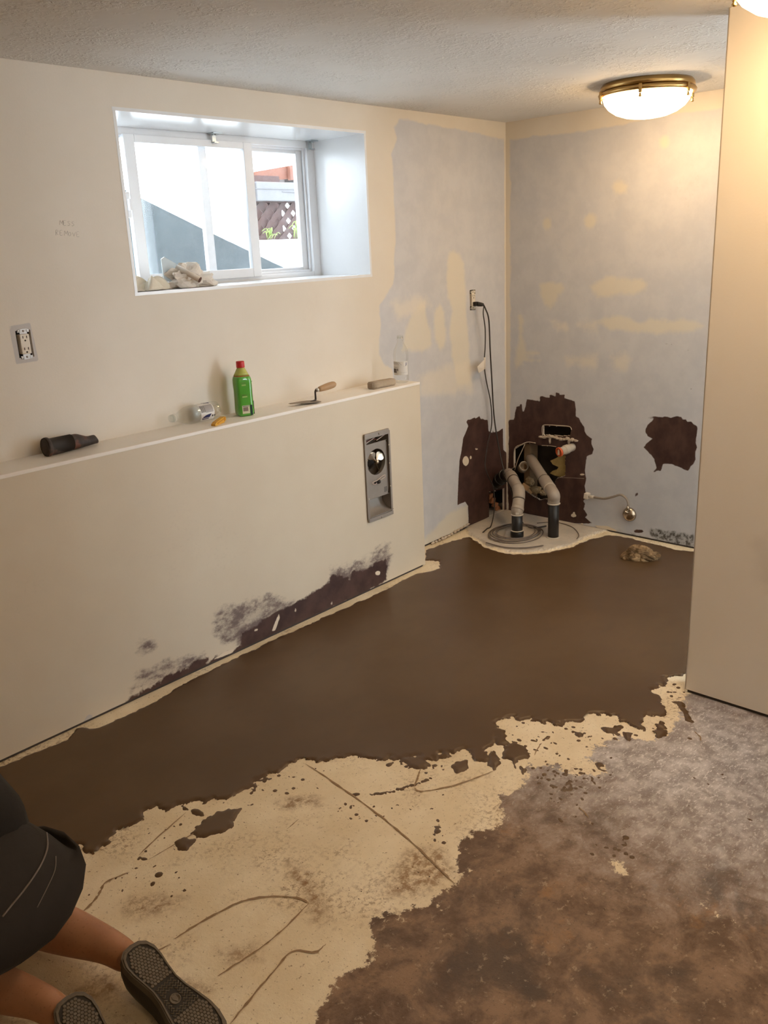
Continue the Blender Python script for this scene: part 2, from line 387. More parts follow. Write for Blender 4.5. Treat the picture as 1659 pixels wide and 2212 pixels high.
# ---- back wall
C4 = (1220, 860, 5.184); C3 = (1080, 240, 3.352)
brownB = [bw2(crop([(640, 402), (690, 395), (705, 330), (715, 268), (752, 262), (755, 242), (772, 246), (776, 320), (795, 318), (808, 262), (820, 194), (880, 203), (950, 216), (950, 163), (1000, 172), (1050, 182), (1046, 148), (1108, 168), (1112, 130), (1142, 136), (1148, 152), (1198, 150), (1196, 182), (1240, 200), (1300, 215), (1308, 300), (1308, 362), (1340, 385), (1352, 415), (1390, 470), (1395, 515), (1418, 552), (1470, 588), (1462, 640), (1482, 690), (1470, 740), (1420, 760), (1408, 830), (1400, 920), (1412, 1000), (1398, 1060), (1400, 1110), (1425, 1165), (1380, 1205), (1402, 1240), (1385, 1290), (1425, 1345), (1400, 1370), (1475, 1432), (1300, 1432), (1000, 1400), (820, 1380), (640, 1345), (628, 1000), (640, 720)], *C2)),
    bw2(crop([(905, 340), (925, 300), (975, 262), (1000, 228), (925, 222), (960, 207), (1105, 214), (1118, 205), (1190, 222), (1250, 198), (1310, 212), (1318, 238), (1362, 236), (1372, 262), (1420, 265), (1440, 290), (1486, 322), (1480, 420), (1466, 500), (1480, 552), (1462, 600), (1462, 680), (1440, 735), (1410, 765), (1385, 820), (1340, 800), (1270, 765), (1200, 740), (1100, 733), (1076, 822), (1040, 812), (998, 826), (1028, 782), (1000, 680), (985, 665), (965, 635), (940, 612), (885, 550), (915, 510), (982, 455), (930, 425), (902, 380)], *C4)),
    bw2(crop(ell(828, 1492, 52, 20), *C4)), bw2(crop(ell(1205, 1689, 14, 5), *C3)), bw2(crop(ell(1242, 1694, 8, 6), *C3)), bw2(crop(ell(1365, 1727, 8, 7), *C3)), bw2(crop(ell(1385, 2008, 7, 7), *C3)), bw2(crop([(780, 1112), (795, 1060), (815, 1055), (825, 1078), (800, 1095)], *C4))]
BS1 = 1.9
blueB = [(0.03, 0.0), (0.03, H-0.09), (0.5, H-0.10), (1.0, H-0.08), (BS1+1, H-0.09), (BS1+1, 0.0)]
mudB = [bw2(crop(p, *C3)) for p in (ell(870, 552, 50, 52), ell(655, 795, 40, 52), ell(345, 815, 22, 34), ell(1190, 222, 32, 42),
    [(290, 1262), (350, 1236), (440, 1250), (458, 1282), (425, 1335), (405, 1380), (372, 1425), (330, 1400), (300, 1330)],
    [(652, 1270), (700, 1235), (780, 1197), (880, 1215), (950, 1208), (1020, 1206), (1068, 1250), (1045, 1305), (960, 1325), (870, 1320), (780, 1345), (710, 1350), (672, 1315)],
    [(690, 1525), (760, 1495), (830, 1490), (940, 1508), (1010, 1530), (1090, 1498), (1170, 1515), (1250, 1512), (1320, 1508), (1400, 1525), (1460, 1555), (1400, 1590), (1260, 1605), (1130, 1612), (930, 1590), (800, 1585)],
    [(138, 1488), (152, 1485), (165, 1520), (162, 1620), (182, 1700), (190, 1735), (290, 1752), (180, 1775), (290, 1812), (170, 1810), (150, 1850), (112, 1866), (105, 1820), (122, 1720), (138, 1660)])]
hazeB = [bw2(crop(p, *C3)) for p in ([(560, 1540), (700, 1520), (700, 1590), (580, 1580)], [(805, 1785), (900, 1750), (942, 1800), (905, 1870), (835, 1858)], [(380, 1520), (480, 1530), (490, 1590), (420, 1580)], [(480, 1790), (700, 1770), (700, 1850), (500, 1830)])]
mouldB = [bw2(crop([(950, 1480), (1000, 1465), (1080, 1480), (1200, 1505), (1330, 1510), (1440, 1545), (1460, 1700), (1240, 1640), (1100, 1590), (960, 1550)], *C4)), bw2(crop([(350, 1440), (600, 1500), (900, 1560), (1200, 1620), (1450, 1670), (1450, 1700), (1200, 1660), (600, 1530), (340, 1460)], *C4))]
chipB = [bw2(crop(p, *C2)) for p in (ell(1285, 1352, 28, 16), ell(1372, 944, 24, 9), ell(1368, 1440, 16, 11), ell(1290, 1335, 12, 18))] + [bw2(crop([(330, 1425), (470, 1432), (600, 1490), (540, 1500), (380, 1462)], *C4))]
holeB1 = bw2(crop([(985, 462), (1130, 466), (1250, 478), (1262, 500), (1250, 560), (1180, 562), (1060, 555), (985, 552), (980, 505)], *C2))
holeB2 = bw2(crop([(640, 900), (690, 880), (700, 690), (760, 650), (800, 632), (905, 640), (960, 655), (1110, 672), (1160, 690), (1200, 760), (1206, 960), (1130, 975), (1100, 1010), (1112, 1090), (1040, 1180), (950, 1200), (880, 1160), (800, 1100), (700, 1010), (640, 1010)], *C2))
As = lines([(0.0, 0.03, 0.015), (0.03, 0.50, 0.004), (0.50, 1.30, 0.009), (1.30, 2.6, 0.1)])
Bs = lines([(0.010, 0.09, 0.008), (0.09, 0.62, 0.004), (0.62, 0.80, 0.009), (0.80, H, 0.014)])
wall_back = sheet('wall_back', As, Bs, lambda a, b, d: np.stack([BD[0]*a+BN[0]*d, BD[1]*a+BN[1]*d, b], 1),
    dict(blue=lambda P: sdf(P, blueB), mud=lambda P: sdf_any(P, mudB), haze=lambda P: sdf_any(P, hazeB), brown=lambda P: sdf_any(P, brownB),
         chip=lambda P: sdf_any(P, chipB), grey=none, smear=none, mould=lambda P: sdf_any(P, mouldB)),
    cut=lambda P: (sdf(P, holeB1) > 0) | (sdf(P, holeB2)+0.012*(fbm(P[:, 0], P[:, 1], 40)) > 0), rim=0.014, mat=M_WALL)
wall_back['label'] = 'blue-grey back wall with torn brown patches and filler spots'
part('foundation', MB().box((0.20, -1.3, H/2), (0.1, 3.4, H)), M_BACK, wall_back)
part('bottom_plate', MB().prism([(0.02, 0.0), (2.5, 0.0), (2.5, 0.03), (0.02, 0.03)], lambda a, b, q: bpt(a, b, q), -0.04, -0.004), M_BACK, wall_back)
part('stud', MB().box(bpt(0.13, 0.9, -0.075), (0.089, 0.04, 1.8)), pmat('old_timber', (0.20, 0.13, 0.075), 0.8, 0, 0.25, 18, 0.3), wall_back)

# ---- ledge wall (half height, carries the bottles)
C5 = (250, 1150, 2.552)
HV = (-1.478, -1.296, 0.366, 0.776)             # opening of the wall heater
def hw2(pts): return lw2(pts, -HD)
brownH = [hw2(crop([(20, 975), (60, 930), (110, 895), (132, 892), (142, 852), (160, 872), (200, 850), (280, 788), (330, 768), (390, 745), (440, 705), (490, 700), (520, 690), (500, 720), (560, 680), (640, 660), (690, 622), (690, 560), (760, 520), (830, 470), (905, 430), (980, 395), (1090, 330), (1180, 268), (1200, 225), (1290, 258), (1300, 210), (1380, 205), (1440, 160), (1485, 150), (1500, 180), (1490, 270), (1340, 350), (1100, 460), (800, 610), (500, 760), (200, 900), (60, 990)], *C5))]
smearH = [hw2(crop([(545, 480), (590, 430), (730, 395), (850, 345), (970, 385), (960, 460), (800, 560), (690, 610), (600, 600), (560, 560)], *C5)),
    hw2(crop([(120, 790), (150, 760), (260, 715), (380, 725), (420, 745), (280, 800), (150, 830), (95, 870), (85, 850)], *C5)),
    hw2(crop([(1180, 200), (1300, 180), (1420, 130), (1455, 80), (1505, 72), (1515, 140), (1490, 230), (1200, 270)], *C5)),
    hw2(crop(ell(170, 628, 40, 22), *C5)), hw2(crop([(380, 700), (480, 670), (500, 710), (400, 740)], *C5))]
chipH = [hw2(crop(p, *C5)) for p in ([(860, 545), (885, 480), (900, 450), (905, 470), (880, 540)], ell(1445, 225, 14, 12), ell(1190, 392, 4, 12), ell(775, 538, 14, 7), ell(990, 430, 5, 10), [(530, 700), (600, 660), (660, 640), (640, 665), (560, 695)])]
greyH = [hw2([(150, 1590), (180, 1560), (190, 1543), (202, 1546), (196, 1556), (240, 1530), (262, 1520), (262, 1530), (190, 1572)]), hw2([(50, 1625), (85, 1603), (118, 1592), (120, 1600), (60, 1632)])]
Ah = lines([(-6.2, -3.5, 0.3), (-3.5, HX, 0.010), (HV[0], HV[1], 0.02)])
Bh = lines([(0.010, 0.36, 0.009), (0.36, HH, 0.03), (HV[2], HV[3], 0.03)])
ledge = sheet('wall_ledge', Ah, Bh, lambda a, b, d: np.stack([a, -HD-d, b], 1),
    dict(blue=none, mud=none, haze=none, brown=lambda P: sdf_any(P, brownH), chip=lambda P: sdf_any(P, chipH), grey=lambda P: sdf_any(P, greyH), smear=lambda P: sdf_any(P, smearH), mould=none),
    cut=lambda P: in_rect(P, *HV), rim=0.014, mat=M_LWALL)
ledge['label'] = 'cream half-height ledge wall below the window'
M_LEDGE = pmat('ledge_paint', (0.74, 0.675, 0.58), 0.5, 0, 0.04, 5, 0.06)
M_LTOP = pmat('lit_ledge_top_paint', (0.86, 0.82, 0.76), 0.45, 0, 0.03, 5, 0.05)  # light from above put into the colour: paler than the ledge front
part('ledge_top', MB().box(((HX-6.2)/2, -HD/2-0.0008, HH-0.006), (HX+6.2, HD+0.0036, 0.013), bev=0.002), M_LTOP, ledge)
part('ledge_end', MB().box((HX-0.0065, -HD/2, HH/2), (0.013, HD-0.002, HH-0.012)), M_LEDGE, ledge)
part('bottom_plate', MB().box(((HX-6.2)/2-0.008, -HD/2, 0.02), (HX+6.18, HD-0.008, 0.04)), M_BACK, ledge)

# ---- partition, other walls, ceiling
def pfn(a, b, d): return np.stack([PX+BD[0]*a+BN[0]*d, PY+BD[1]*a+BN[1]*d, b], 1)
darkP = [(lambda Q: (float((Q-np.array([PX, PY, 0]))@BD), Q[2]))(plane(u, v, BN, BN@np.array([PX, PY, 0]))) for u, v in ((1625, 1170), (1690, 1150), (1690, 1330), (1640, 1260))]
wall_part = sheet('wall_partition', lines([(0, 0.4, 0.02), (0.4, 2.9, 0.2)]), lines([(0.012, 0.8, 0.03), (0.8, H, 0.1)]), pfn, dict(dark_patch=lambda P: sdf(P, darkP)), mat=M_PART)
wall_part['label'] = 'smooth beige partition end at the right edge'
T = 0.115
part('corner_bead', MB().prism([(0, 0.012), (T, 0.012), (T, H), (0, H)], lambda a, b, t: (PX+BN[0]*-a+BD[0]*t, PY+BN[1]*-a+BD[1]*t, b), 0.0, 0.004), M_LEDGE, wall_part)
part('far_face', MB().prism([(0.002, 0.012), (2.6, 0.012), (2.6, H), (0.002, H)], lambda a, b, t: (PX+BD[0]*a-BN[0]*t, PY+BD[1]*a-BN[1]*t, b), T-0.01, T), M_LEDGE, wall_part)
part('bottom_plate', MB().prism([(0.008, 0.0), (2.6, 0.0), (2.6, 0.03), (0.008, 0.03)], lambda a, b, t: (PX+BD[0]*a-BN[0]*t, PY+BD[1]*a-BN[1]*t, b), 0.006, T-0.012), M_BACK, wall_part)
YR = -4.3
W2 = (-2.40, -1.62, 1.30, 2.08)                 # window added in the unseen right-hand wall to bring in daylight
mb = MB()
for (x0, x1, z0, z1) in ((-6.3, W2[0], 0, H), (W2[1], 0.3, 0, H), (W2[0], W2[1], 0, W2[2]), (W2[0], W2[1], W2[3], H)):
    mb.box(((x0+x1)/2, YR-0.06, (z0+z1)/2), (x1-x0, 0.12, z1-z0))
wr = struct('wall_right', mb, M_LEDGE, 'right-hand wall with an added daylight window, outside the picture')
struct('wall_front', MB().box((-6.25, -2.0, H/2), (0.1, 4.8, H)), M_LEDGE, 'wall behind the camera')
ceiling = struct('ceiling', MB().box((-3.0, -2.0, H+0.05), (6.7, 5.0, 0.1)), M_CEIL, 'stippled white ceiling')

# ---- floor
creamF = fl2([(-400, 1500), (0, 1560), (700, 1200), (1100, 1080), (1500, 1160), (1560, 1300), (1500, 1490), (1470, 1540), (1445, 1590), (1400, 1600), (1330, 1590), (1290, 1612), (1262, 1630), (1310, 1668), (1250, 1672), (1180, 1652), (1132, 1655), (1131, 1702), (1084, 1717), (1080, 1760), (1080, 1786), (1035, 1800), (1003, 1820), (996, 1850), (996, 1880), (1018, 1872), (985, 1905), (940, 1938), (952, 1962), (890, 1962), (857, 1978), (800, 1996), (800, 2060), (792, 2086), (738, 2100), (702, 2120), (700, 2150), (690, 2172), (684, 2215), (640, 2330), (100, 2500), (-600, 2300)])
creamF2 = [fl2(p) for p in ([(1310, 1855), (1340, 1862), (1375, 1895), (1370, 1905), (1325, 1880)], [(1520, 1955), (1545, 1970), (1590, 1990), (1585, 2000), (1540, 1985)], [(1260, 1640), (1320, 1650), (1310, 1680), (1270, 1665)])]
paleF = fl2([(1100, 1640), (1480, 1480), (1760, 1560), (1900, 1700), (1659, 1860), (1500, 1830), (1300, 1720)])
padF = fl2([(1000, 1135), (1016, 1158), (1033, 1166), (1052, 1180), (1095, 1193), (1140, 1194), (1185, 1189), (1235, 1178), (1262, 1162), (1300, 1150), (1320, 1146), (1200, 1095), (1075, 1085)])
stainF = [fl2(p) for p in ([(270, 1950), (330, 1935), (400, 1940), (380, 1965), (300, 1985), (270, 1975)], [(620, 1860), (650, 1880), (690, 1930), (700, 1990), (680, 1990), (660, 1930), (625, 1890)], [(880, 1840), (960, 1830), (985, 1890), (900, 1940), (820, 1930)], [(460, 2050), (540, 2040), (560, 2070), (480, 2080)], [(600, 1730), (680, 1720), (690, 1740), (610, 1745)], [(400, 2120), (460, 2130), (440, 2160), (400, 2150)], [(160, 2140), (230, 2110), (260, 2130), (180, 2170)])]
padC = np.mean(np.array(padF), 0)
Af = lines([(-6.3, -3.95, 0.25), (-3.95, 0.0, 0.009), (0.0, 0.3, 0.15)]); Bf = lines([(-4.4, -2.7, 0.25), (-2.7, 0.0, 0.009), (0, 0.4, 0.2)])
def floor_z(P):
    d = sdf(P, padF)+0.045*fbm(P[:, 0], P[:, 1], 30)
    z = 0.009*np.clip((d+0.006)/0.016, 0, 1)
    q = fbm(P[:, 0], P[:, 1], 9)
    return z+0.0012*q-0.0006
floor = sheet('floor', Af, Bf, lambda a, b, d: np.stack([a, b, d], 1),
    dict(cream=lambda P: np.maximum(sdf(P, creamF), sdf_any(P, creamF2)-0.01), pale=lambda P: sdf(P, paleF), pad=lambda P: sdf(P, padF), stain=lambda P: sdf_any(P, stainF)), mat=M_FLOOR, zfn=floor_z)
floor['label'] = 'concrete floor, cream-painted on the left and bare brown on the right'
part('slab', MB().box((-3.0, -2.0, -0.06), (6.7, 5.0, 0.1)), M_BACK, floor)

# ---- freshly poured levelling cement: a real layer a few millimetres thick with a ragged edge and splashes
cem = fl2([(-500, 1960), (-100, 1900), (60, 1856), (136, 1836), (150, 1842), (172, 1832), (186, 1843), (214, 1838), (238, 1822), (236, 1806), (262, 1786), (300, 1772), (322, 1752), (342, 1744), (360, 1752), (396, 1748), (420, 1738), (446, 1742), (486, 1722), (520, 1708), (545, 1706), (556, 1682), (590, 1664), (624, 1650), (660, 1642), (740, 1636), (800, 1641), (858, 1630), (872, 1640), (920, 1636), (980, 1630), (1012, 1624), (1016, 1650), (1034, 1642), (1048, 1640), (1064, 1600), (1078, 1562), (1108, 1544), (1130, 1560), (1152, 1556), (1172, 1570), (1182, 1560), (1210, 1562), (1240, 1556), (1272, 1544), (1320, 1546), (1340, 1556), (1362, 1570), (1386, 1580), (1396, 1550), (1414, 1540), (1420, 1560), (1408, 1588), (1422, 1604), (1442, 1588), (1432, 1556), (1442, 1530), (1420, 1500), (1426, 1480), (1442, 1464), (1478, 1458), (1520, 1440), (1620, 1300), (1600, 1215), (1497, 1192), (1460, 1188), (1432, 1180), (1396, 1171), (1360, 1163), (1316, 1156), (1280, 1164), (1256, 1172), (1238, 1182), (1186, 1193), (1140, 1198), (1090, 1197), (1050, 1184), (1030, 1170), (1014, 1160), (1000, 1163), (975, 1170), (925, 1186), (921, 1189), (921, 1210), (946, 1213), (949, 1228), (930, 1234), (900, 1240), (868, 1255), (840, 1271), (800, 1290), (770, 1303), (700, 1334), (640, 1362), (600, 1378), (560, 1398), (500, 1426), (400, 1476), (360, 1500), (330, 1520), (290, 1538), (262, 1550), (210, 1572), (165, 1574), (140, 1600), (100, 1616), (40, 1642), (0, 1656), (-300, 1780)])
cemI = [fl2(p) for p in ([(410, 1802), (440, 1770), (470, 1752), (524, 1744), (502, 1784), (480, 1802), (440, 1808)], [(378, 1818), (398, 1808), (418, 1814), (404, 1836), (386, 1834)], [(136, 1848), (170, 1850), (176, 1862), (150, 1880), (136, 1876)],
    [(1088, 1612), (1114, 1602), (1146, 1620), (1142, 1640), (1118, 1640), (1114, 1668), (1102, 1642), (1086, 1632)], [(1062, 1570), (1092, 1578), (1098, 1606), (1070, 1612)], [(1060, 1620), (1080, 1640), (1070, 1662), (1056, 1650)], [(1464, 1520), (1478, 1522), (1496, 1560), (1486, 1556)], [(1440, 1512), (1468, 1514), (1476, 1520), (1468, 1526)],
    [(870, 1640), (900, 1634), (930, 1650), (905, 1662), (880, 1658)], [(975, 1648), (1012, 1640), (1010, 1662), (985, 1668)], [(460, 1762), (478, 1764), (460, 1772)], [(392, 1742), (432, 1748), (440, 1762), (400, 1752)],
    [(1300, 1572), (1340, 1568), (1345, 1580), (1310, 1582)], [(1240, 1580), (1262, 1585), (1250, 1592)], [(1325, 1582), (1340, 1584), (1338, 1594)], [(1345, 1580), (1362, 1584), (1360, 1602), (1348, 1596)], [(1120, 1652), (1136, 1664), (1130, 1672)], [(1288, 1648), (1300, 1650), (1292, 1657)])]
drops = []                                       # splashes: pixel centre, pixel radius
rd = random.Random(3)
def cluster(cx, cy, sx, sy, n, r0, r1):
    for _ in range(n): drops.append((rd.gauss(cx, sx), rd.gauss(cy, sy), rd.uniform(r0, r1)))
cluster(1230, 1685, 42, 24, 70, 1.5, 5.0); cluster(1340, 1820, 30, 20, 14, 2, 6); cluster(790, 1758, 40, 12, 16, 1.5, 5); cluster(945, 1780, 10, 30, 14, 2, 5.5)
cluster(330, 1890, 50, 35, 22, 1.2, 3.5); cluster(600, 1690, 60, 18, 26, 1.5, 5); cluster(1260, 1740, 50, 40, 22, 1.5, 4.5); cluster(1520, 1690, 50, 8, 9, 1.5, 4); cluster(1250, 1590, 110, 12, 40, 1.5, 5); cluster(900, 1655, 60, 12, 26, 1.5, 6); cluster(1455, 1490, 14, 12, 12, 2, 5)
cluster(700, 1880, 250, 110, 60, 0.8, 2.2); cluster(420, 1800, 60, 30, 18, 1.5, 4); cluster(1130, 1610, 40, 25, 30, 2, 6)
drops += [(343, 1889, 8), (330, 1908, 5), (768, 1716, 9), (1352, 1809, 7), (1620, 1770, 5), (945, 1795, 7), (310, 1855, 6), (300, 1854, 5), (1490, 1595, 5)]
drops += [(800+i*6.2+rd.uniform(-2, 2), 1716-0.052*i*i+rd.uniform(-2, 2)-i*0.6, rd.uniform(3, 5.5)) for i in range(22)]
As_ = np.arange(-3.75, 0.02, 0.0062); Bs_ = np.arange(-2.45, -0.001, 0.0062)
ga, gb = np.meshgrid(As_, Bs_, indexing='ij'); P = np.stack([ga.ravel(), gb.ravel()], 1)
s_main = sdf(P, cem); near = np.exp(-np.clip(np.abs(s_main), 0, 1)/0.10)
edge_zone = (P[:, 1]+0.0*P[:, 0] < -0.75)      # the near edge is far more broken than the ones along the walls
amp = np.where(P[:, 0] < -1.35, 0.085, 0.020)
nz = fbm(P[:, 0]*1.0, P[:, 1]*1.0, 15, 5)
far_w = np.minimum(np.abs(P[:, 1]+HD), np.abs(P[:, 0]))
amp = np.where((P[:, 1] > -0.45) & (P[:, 0] < HX), 0.018, amp)
fine_ = fbm(P[:, 0], P[:, 1], 42, 4); near2 = np.exp(-np.clip(np.abs(s_main), 0, 1)/0.045)
amp2 = np.where(P[:, 0] < -1.35, 0.085, 0.030); amp2 = np.where((P[:, 1] > -0.45) & (P[:, 0] < HX), 0.022, amp2)
s_main = s_main+amp*nz*near+amp2*fine_*near2
s = np.maximum(s_main, sdf_any(P, cemI)+0.032*fbm(P[:, 0], P[:, 1], 36))
for (u, v, r) in drops:
    c = fl(u, v); e = fl(u+r, v); rr = float(np.linalg.norm(e-c)); a_ = rd.uniform(0, 6.28); k = rd.uniform(0.45, 1.0)
    q = np.where((np.abs(P[:, 0]-c[0]) < 0.06) & (np.abs(P[:, 1]-c[1]) < 0.06))[0]
    d = P[q]-c[:2]; x = d[:, 0]*math.cos(a_)+d[:, 1]*math.sin(a_); y = -d[:, 0]*math.sin(a_)+d[:, 1]*math.cos(a_)
    s[q] = np.maximum(s[q], rr*0.95*(1-np.sqrt((x/rr)**2+(y/(rr*k))**2))*k)
inside_room = (P[:, 1] < -0.004) & ((P[:, 0] > HX+0.002) | (P[:, 1] < -HD-0.003)) & (((P-np.array([PX, PY]))@BD[:2] < 0.0) | ((P-np.array([PX, PY]))@BN[:2] > 0.002) | ((P-np.array([PX, PY]))@BN[:2] < -T-0.002)) & (P@BN[:2] > 0.004)
hgt = 0.0052*np.tanh(s/0.008)+np.where(s > 0.02, 0.0008*fbm(P[:, 0], P[:, 1], 3), 0)
na, nb = len(As_), len(Bs_); ok = ((s > -0.012) & inside_room & (P[:, 0] < 0.0)).reshape(na, nb)
kc = ok[:-1, :-1] & ok[1:, :-1] & ok[1:, 1:] & ok[:-1, 1:]
ii, jj = np.where(kc); F = np.stack([ii*nb+jj, (ii+1)*nb+jj, (ii+1)*nb+jj+1, ii*nb+jj+1], 1)
used, inv = np.unique(F.ravel(), return_inverse=True)
me = bpy.data.meshes.new('levelling_cement')
me.from_pydata(np.column_stack([P[used], hgt[used]]).tolist(), [], inv.reshape(-1, 4).tolist())
me.polygons.foreach_set('use_smooth', [True]*len(me.polygons)); me.update(); me.materials.append(M_CEM)
ce = bpy.data.objects.new('levelling_cement', me); col.objects.link(ce)
tag(ce, 'wet brown levelling cement spread with a ragged edge over the cream floor', 'cement'); ce['kind'] = 'stuff'

# ---- scratches and cracks in the floor paint
M_SCR = pmat('dirt_in_scratch', (0.30, 0.20, 0.11), 0.8, 0, 0.35, 60)
def ribbon(name, px, w0, label=None):
    pts = smooth_path([fl(*p) for p in px], 6); r2 = random.Random(len(px)*7+int(px[0][0])); v = []; f = []
    for i, p in enumerate(pts):
        t = (pts[min(i+1, len(pts)-1)]-pts[max(i-1, 0)]).normalized(); nrm = Vector((-t.y, t.x, 0))
        k = min(1, i/3, (len(pts)-1-i)/3)*w0*r2.uniform(0.15, 0.8)+0.0005
        o2 = nrm*r2.uniform(-0.3, 0.3)*w0
        v += [(p+nrm*k+o2)+Vector((0, 0, 0.0014)), (p-nrm*k+o2)+Vector((0, 0, 0.0014))]
    for i in range(len(pts)-1): f.append((2*i, 2*i+1, 2*i+3, 2*i+2))
    return obj(name, MB().add(v, f), M_SCR, floor)
for px, wd in (([(660, 1650), (720, 1690), (785, 1735), (840, 1778), (890, 1820), (940, 1868), (982, 1910)], 0.0042), ([(375, 2030), (430, 1995), (480, 1968), (530, 1945), (590, 1937), (640, 1940), (668, 1952)], 0.0045), ([(668, 1952), (610, 2010), (560, 2050), (500, 2090), (470, 2110)], 0.0036),
    ([(498, 2212), (540, 2160), (590, 2100), (632, 2056), (680, 2058), (704, 2040)], 0.0045), ([(176, 1974), (205, 1945), (218, 1925), (230, 1905), (280, 1885)], 0.0048), ([(300, 1848), (340, 1810), (402, 1756)], 0.0025), ([(320, 1858), (400, 1812), (450, 1782)], 0.0025), ([(895, 1702), (910, 1710), (960, 1702), (1010, 1688), (1070, 1664)], 0.0045), ([(300, 2080), (340, 2055), (370, 2040)], 0.002), ([(620, 1792), (645, 1770)], 0.002), ([(1170, 1606), (1160, 1620), (1155, 1632)], 0.003), ([(895, 1700), (902, 1680), (908, 1662)], 0.004), ([(1500, 1580), (1512, 1592), (1514, 1602)], 0.0035),
    ([(1250, 1745), (1262, 1755), (1272, 1768)], 0.003)):
    ribbon('scratch', px, wd)
# ================================================================== CEILING LAMPS
M_BRASS = pmat('aged_brass', (0.50, 0.33, 0.13), 0.28, 1.0, 0.2, 20)
def bowl_mat():
    t = NT('lit_milk_glass', 0.3)
    t.color((0.9, 0.88, 0.82)); t.b.inputs['Emission Color'].default_value = (*LAMP_COL, 1); t.b.inputs['Emission Strength'].default_value = LAMP
    return t.m
M_BOWL = bowl_mat()
def ceiling_lamp(x, y, label):
    t = thing('ceiling_lamp', label, 'lamp', (x, y, H), group='milk glass ceiling lamps')
    obj('base_plate', MB().lathe([(0.0, 0.0), (0.188, 0.0), (0.196, -0.010), (0.198, -0.026), (0.186, -0.030), (0.0, -0.030)], n=48), M_BRASS, t, True)
    obj('rim', MB().lathe([(0.186, -0.030), (0.200, -0.032), (0.206, -0.040), (0.202, -0.050), (0.188, -0.052), (0.182, -0.044), (0.186, -0.030)], n=48), M_BRASS, t, True)
    obj('bowl', MB().lathe([(0.184, -0.046), (0.186, -0.056), (0.178, -0.078), (0.160, -0.100), (0.130, -0.120), (0.090, -0.134), (0.045, -0.141), (0.0, -0.143)], n=48), M_BOWL, t, True)
    for k in range(6):
        a = math.radians(18+60*k); c, s_ = math.cos(a), math.sin(a)
        m = MB().box((0.207*c, 0.207*s_, -0.048), (0.010, 0.014, 0.034), Euler((0, 0, a)), bev=0.002)
        m.lathe([(0.0, 0), (0.006, 0.001), (0.007, 0.006), (0.004, 0.010), (0.006, 0.014), (0.0, 0.017)], (0.207*c, 0.207*s_, -0.082), n=10)
        m.box((0.196*c, 0.196*s_, -0.062), (0.022, 0.010, 0.004), Euler((0, 0, a)))
        obj('clip', m, M_BRASS, t, True)
    return t
ceiling_lamp(-0.52, -1.075, 'milk glass ceiling lamp with brass rim, shining in front of the back wall')
ceiling_lamp(-1.945, -2.165, 'milk glass ceiling lamp with brass rim, cut off at the top right corner')
ceiling_lamp(-3.75, -3.65, 'milk glass ceiling lamp with brass rim, added out of view as fill light')  # unseen lamp added to fill the ledge and near floor

# ================================================================== WINDOW
M_VINYL = pmat('white_vinyl', (0.78, 0.80, 0.83), 0.3, 0, 0.03, 10)
def glass_mat():
    t = NT('window_glass', 0.05); tr = t.n('ShaderNodeBsdfTransparent'); gl = t.n('ShaderNodeBsdfGlossy'); gl.inputs['Roughness'].default_value = 0.03
    df = t.n('ShaderNodeBsdfDiffuse'); df.inputs['Color'].default_value = (0.75, 0.85, 0.9, 1)
    lwt = t.n('ShaderNodeLayerWeight'); lwt.inputs['Blend'].default_value = 0.25
    a = t.n('ShaderNodeMixShader'); t.l(t.math('MULTIPLY', lwt.outputs['Fresnel'], 0.6), a.inputs[0]); t.l(tr.outputs[0], a.inputs[1]); t.l(gl.outputs[0], a.inputs[2])
    b = t.n('ShaderNodeMixShader'); t.l(t.step(t.noise(7, 5, 0.7), 0.4, 0.75, 0.01, 0.07), b.inputs[0]); t.l(a.outputs[0], b.inputs[1]); t.l(df.outputs[0], b.inputs[2])
    t.l(b.outputs[0], t.t.nodes['Material Output'].inputs['Surface']); return t.m
M_GLASS = glass_mat()
M_ZINC = pmat('zinc_steel', (0.45, 0.50, 0.52), 0.3, 1.0, 0.15, 40)
def bars(x0, x1, z0, z1, y0, y1, wx, wz0, wz1):
    m = MB(); yc = (y0+y1)/2; d = y1-y0
    m.box((x0+wx/2, yc, (z0+z1)/2), (wx, d, z1-z0), bev=0.003); m.box((x1-wx/2, yc, (z0+z1)/2), (wx, d, z1-z0), bev=0.003)
    m.box(((x0+x1)/2, yc, z0+wz0/2), (x1-x0-2*wx, d, wz0), bev=0.003); m.box(((x0+x1)/2, yc, z1-wz1/2), (x1-x0-2*wx, d, wz1), bev=0.003); return m
win = thing('window_1', 'white vinyl sliding basement window in a deep reveal', 'window', ((WX0+WX1)/2, 0.33, WZ0)); win['kind'] = 'structure'; del win['category']
RT = 0.012; RY = 0.345; e_ = 0.0012; ry = (RY-0.0008)/2; rl = RY+0.0008
obj('reveal_head', MB().box(((WX0+WX1)/2, ry, WZ1+RT/2-e_), (WX1-WX0+2*RT, rl, RT)), M_WHITE, win)
obj('reveal_sill', MB().box(((WX0+WX1)/2, ry, WZ0-RT/2+e_), (WX1-WX0+2*RT, rl, RT)), M_WHITE, win)
obj('reveal_side', MB().box((WX0-RT/2+e_, ry, (WZ0+WZ1)/2), (RT, rl, WZ1-WZ0)), M_WHITE, win)
obj('reveal_side', MB().box((WX1+RT/2-e_, ry, (WZ0+WZ1)/2), (RT, rl, WZ1-WZ0)), M_WHITE, win)
obj('frame', bars(WX0, WX1, WZ0, WZ1, 0.335, 0.40, 0.05, 0.022, 0.032), M_VINYL, win)
obj('frame_track', bars(WX0+0.05, WX1-0.05, WZ0+0.02, WZ1-0.03, 0.352, 0.362, 0.012, 0.014, 0.012), M_VINYL, win)
sx0, sx1, sz0, sz1 = -2.245, -1.578, 1.514, 2.100
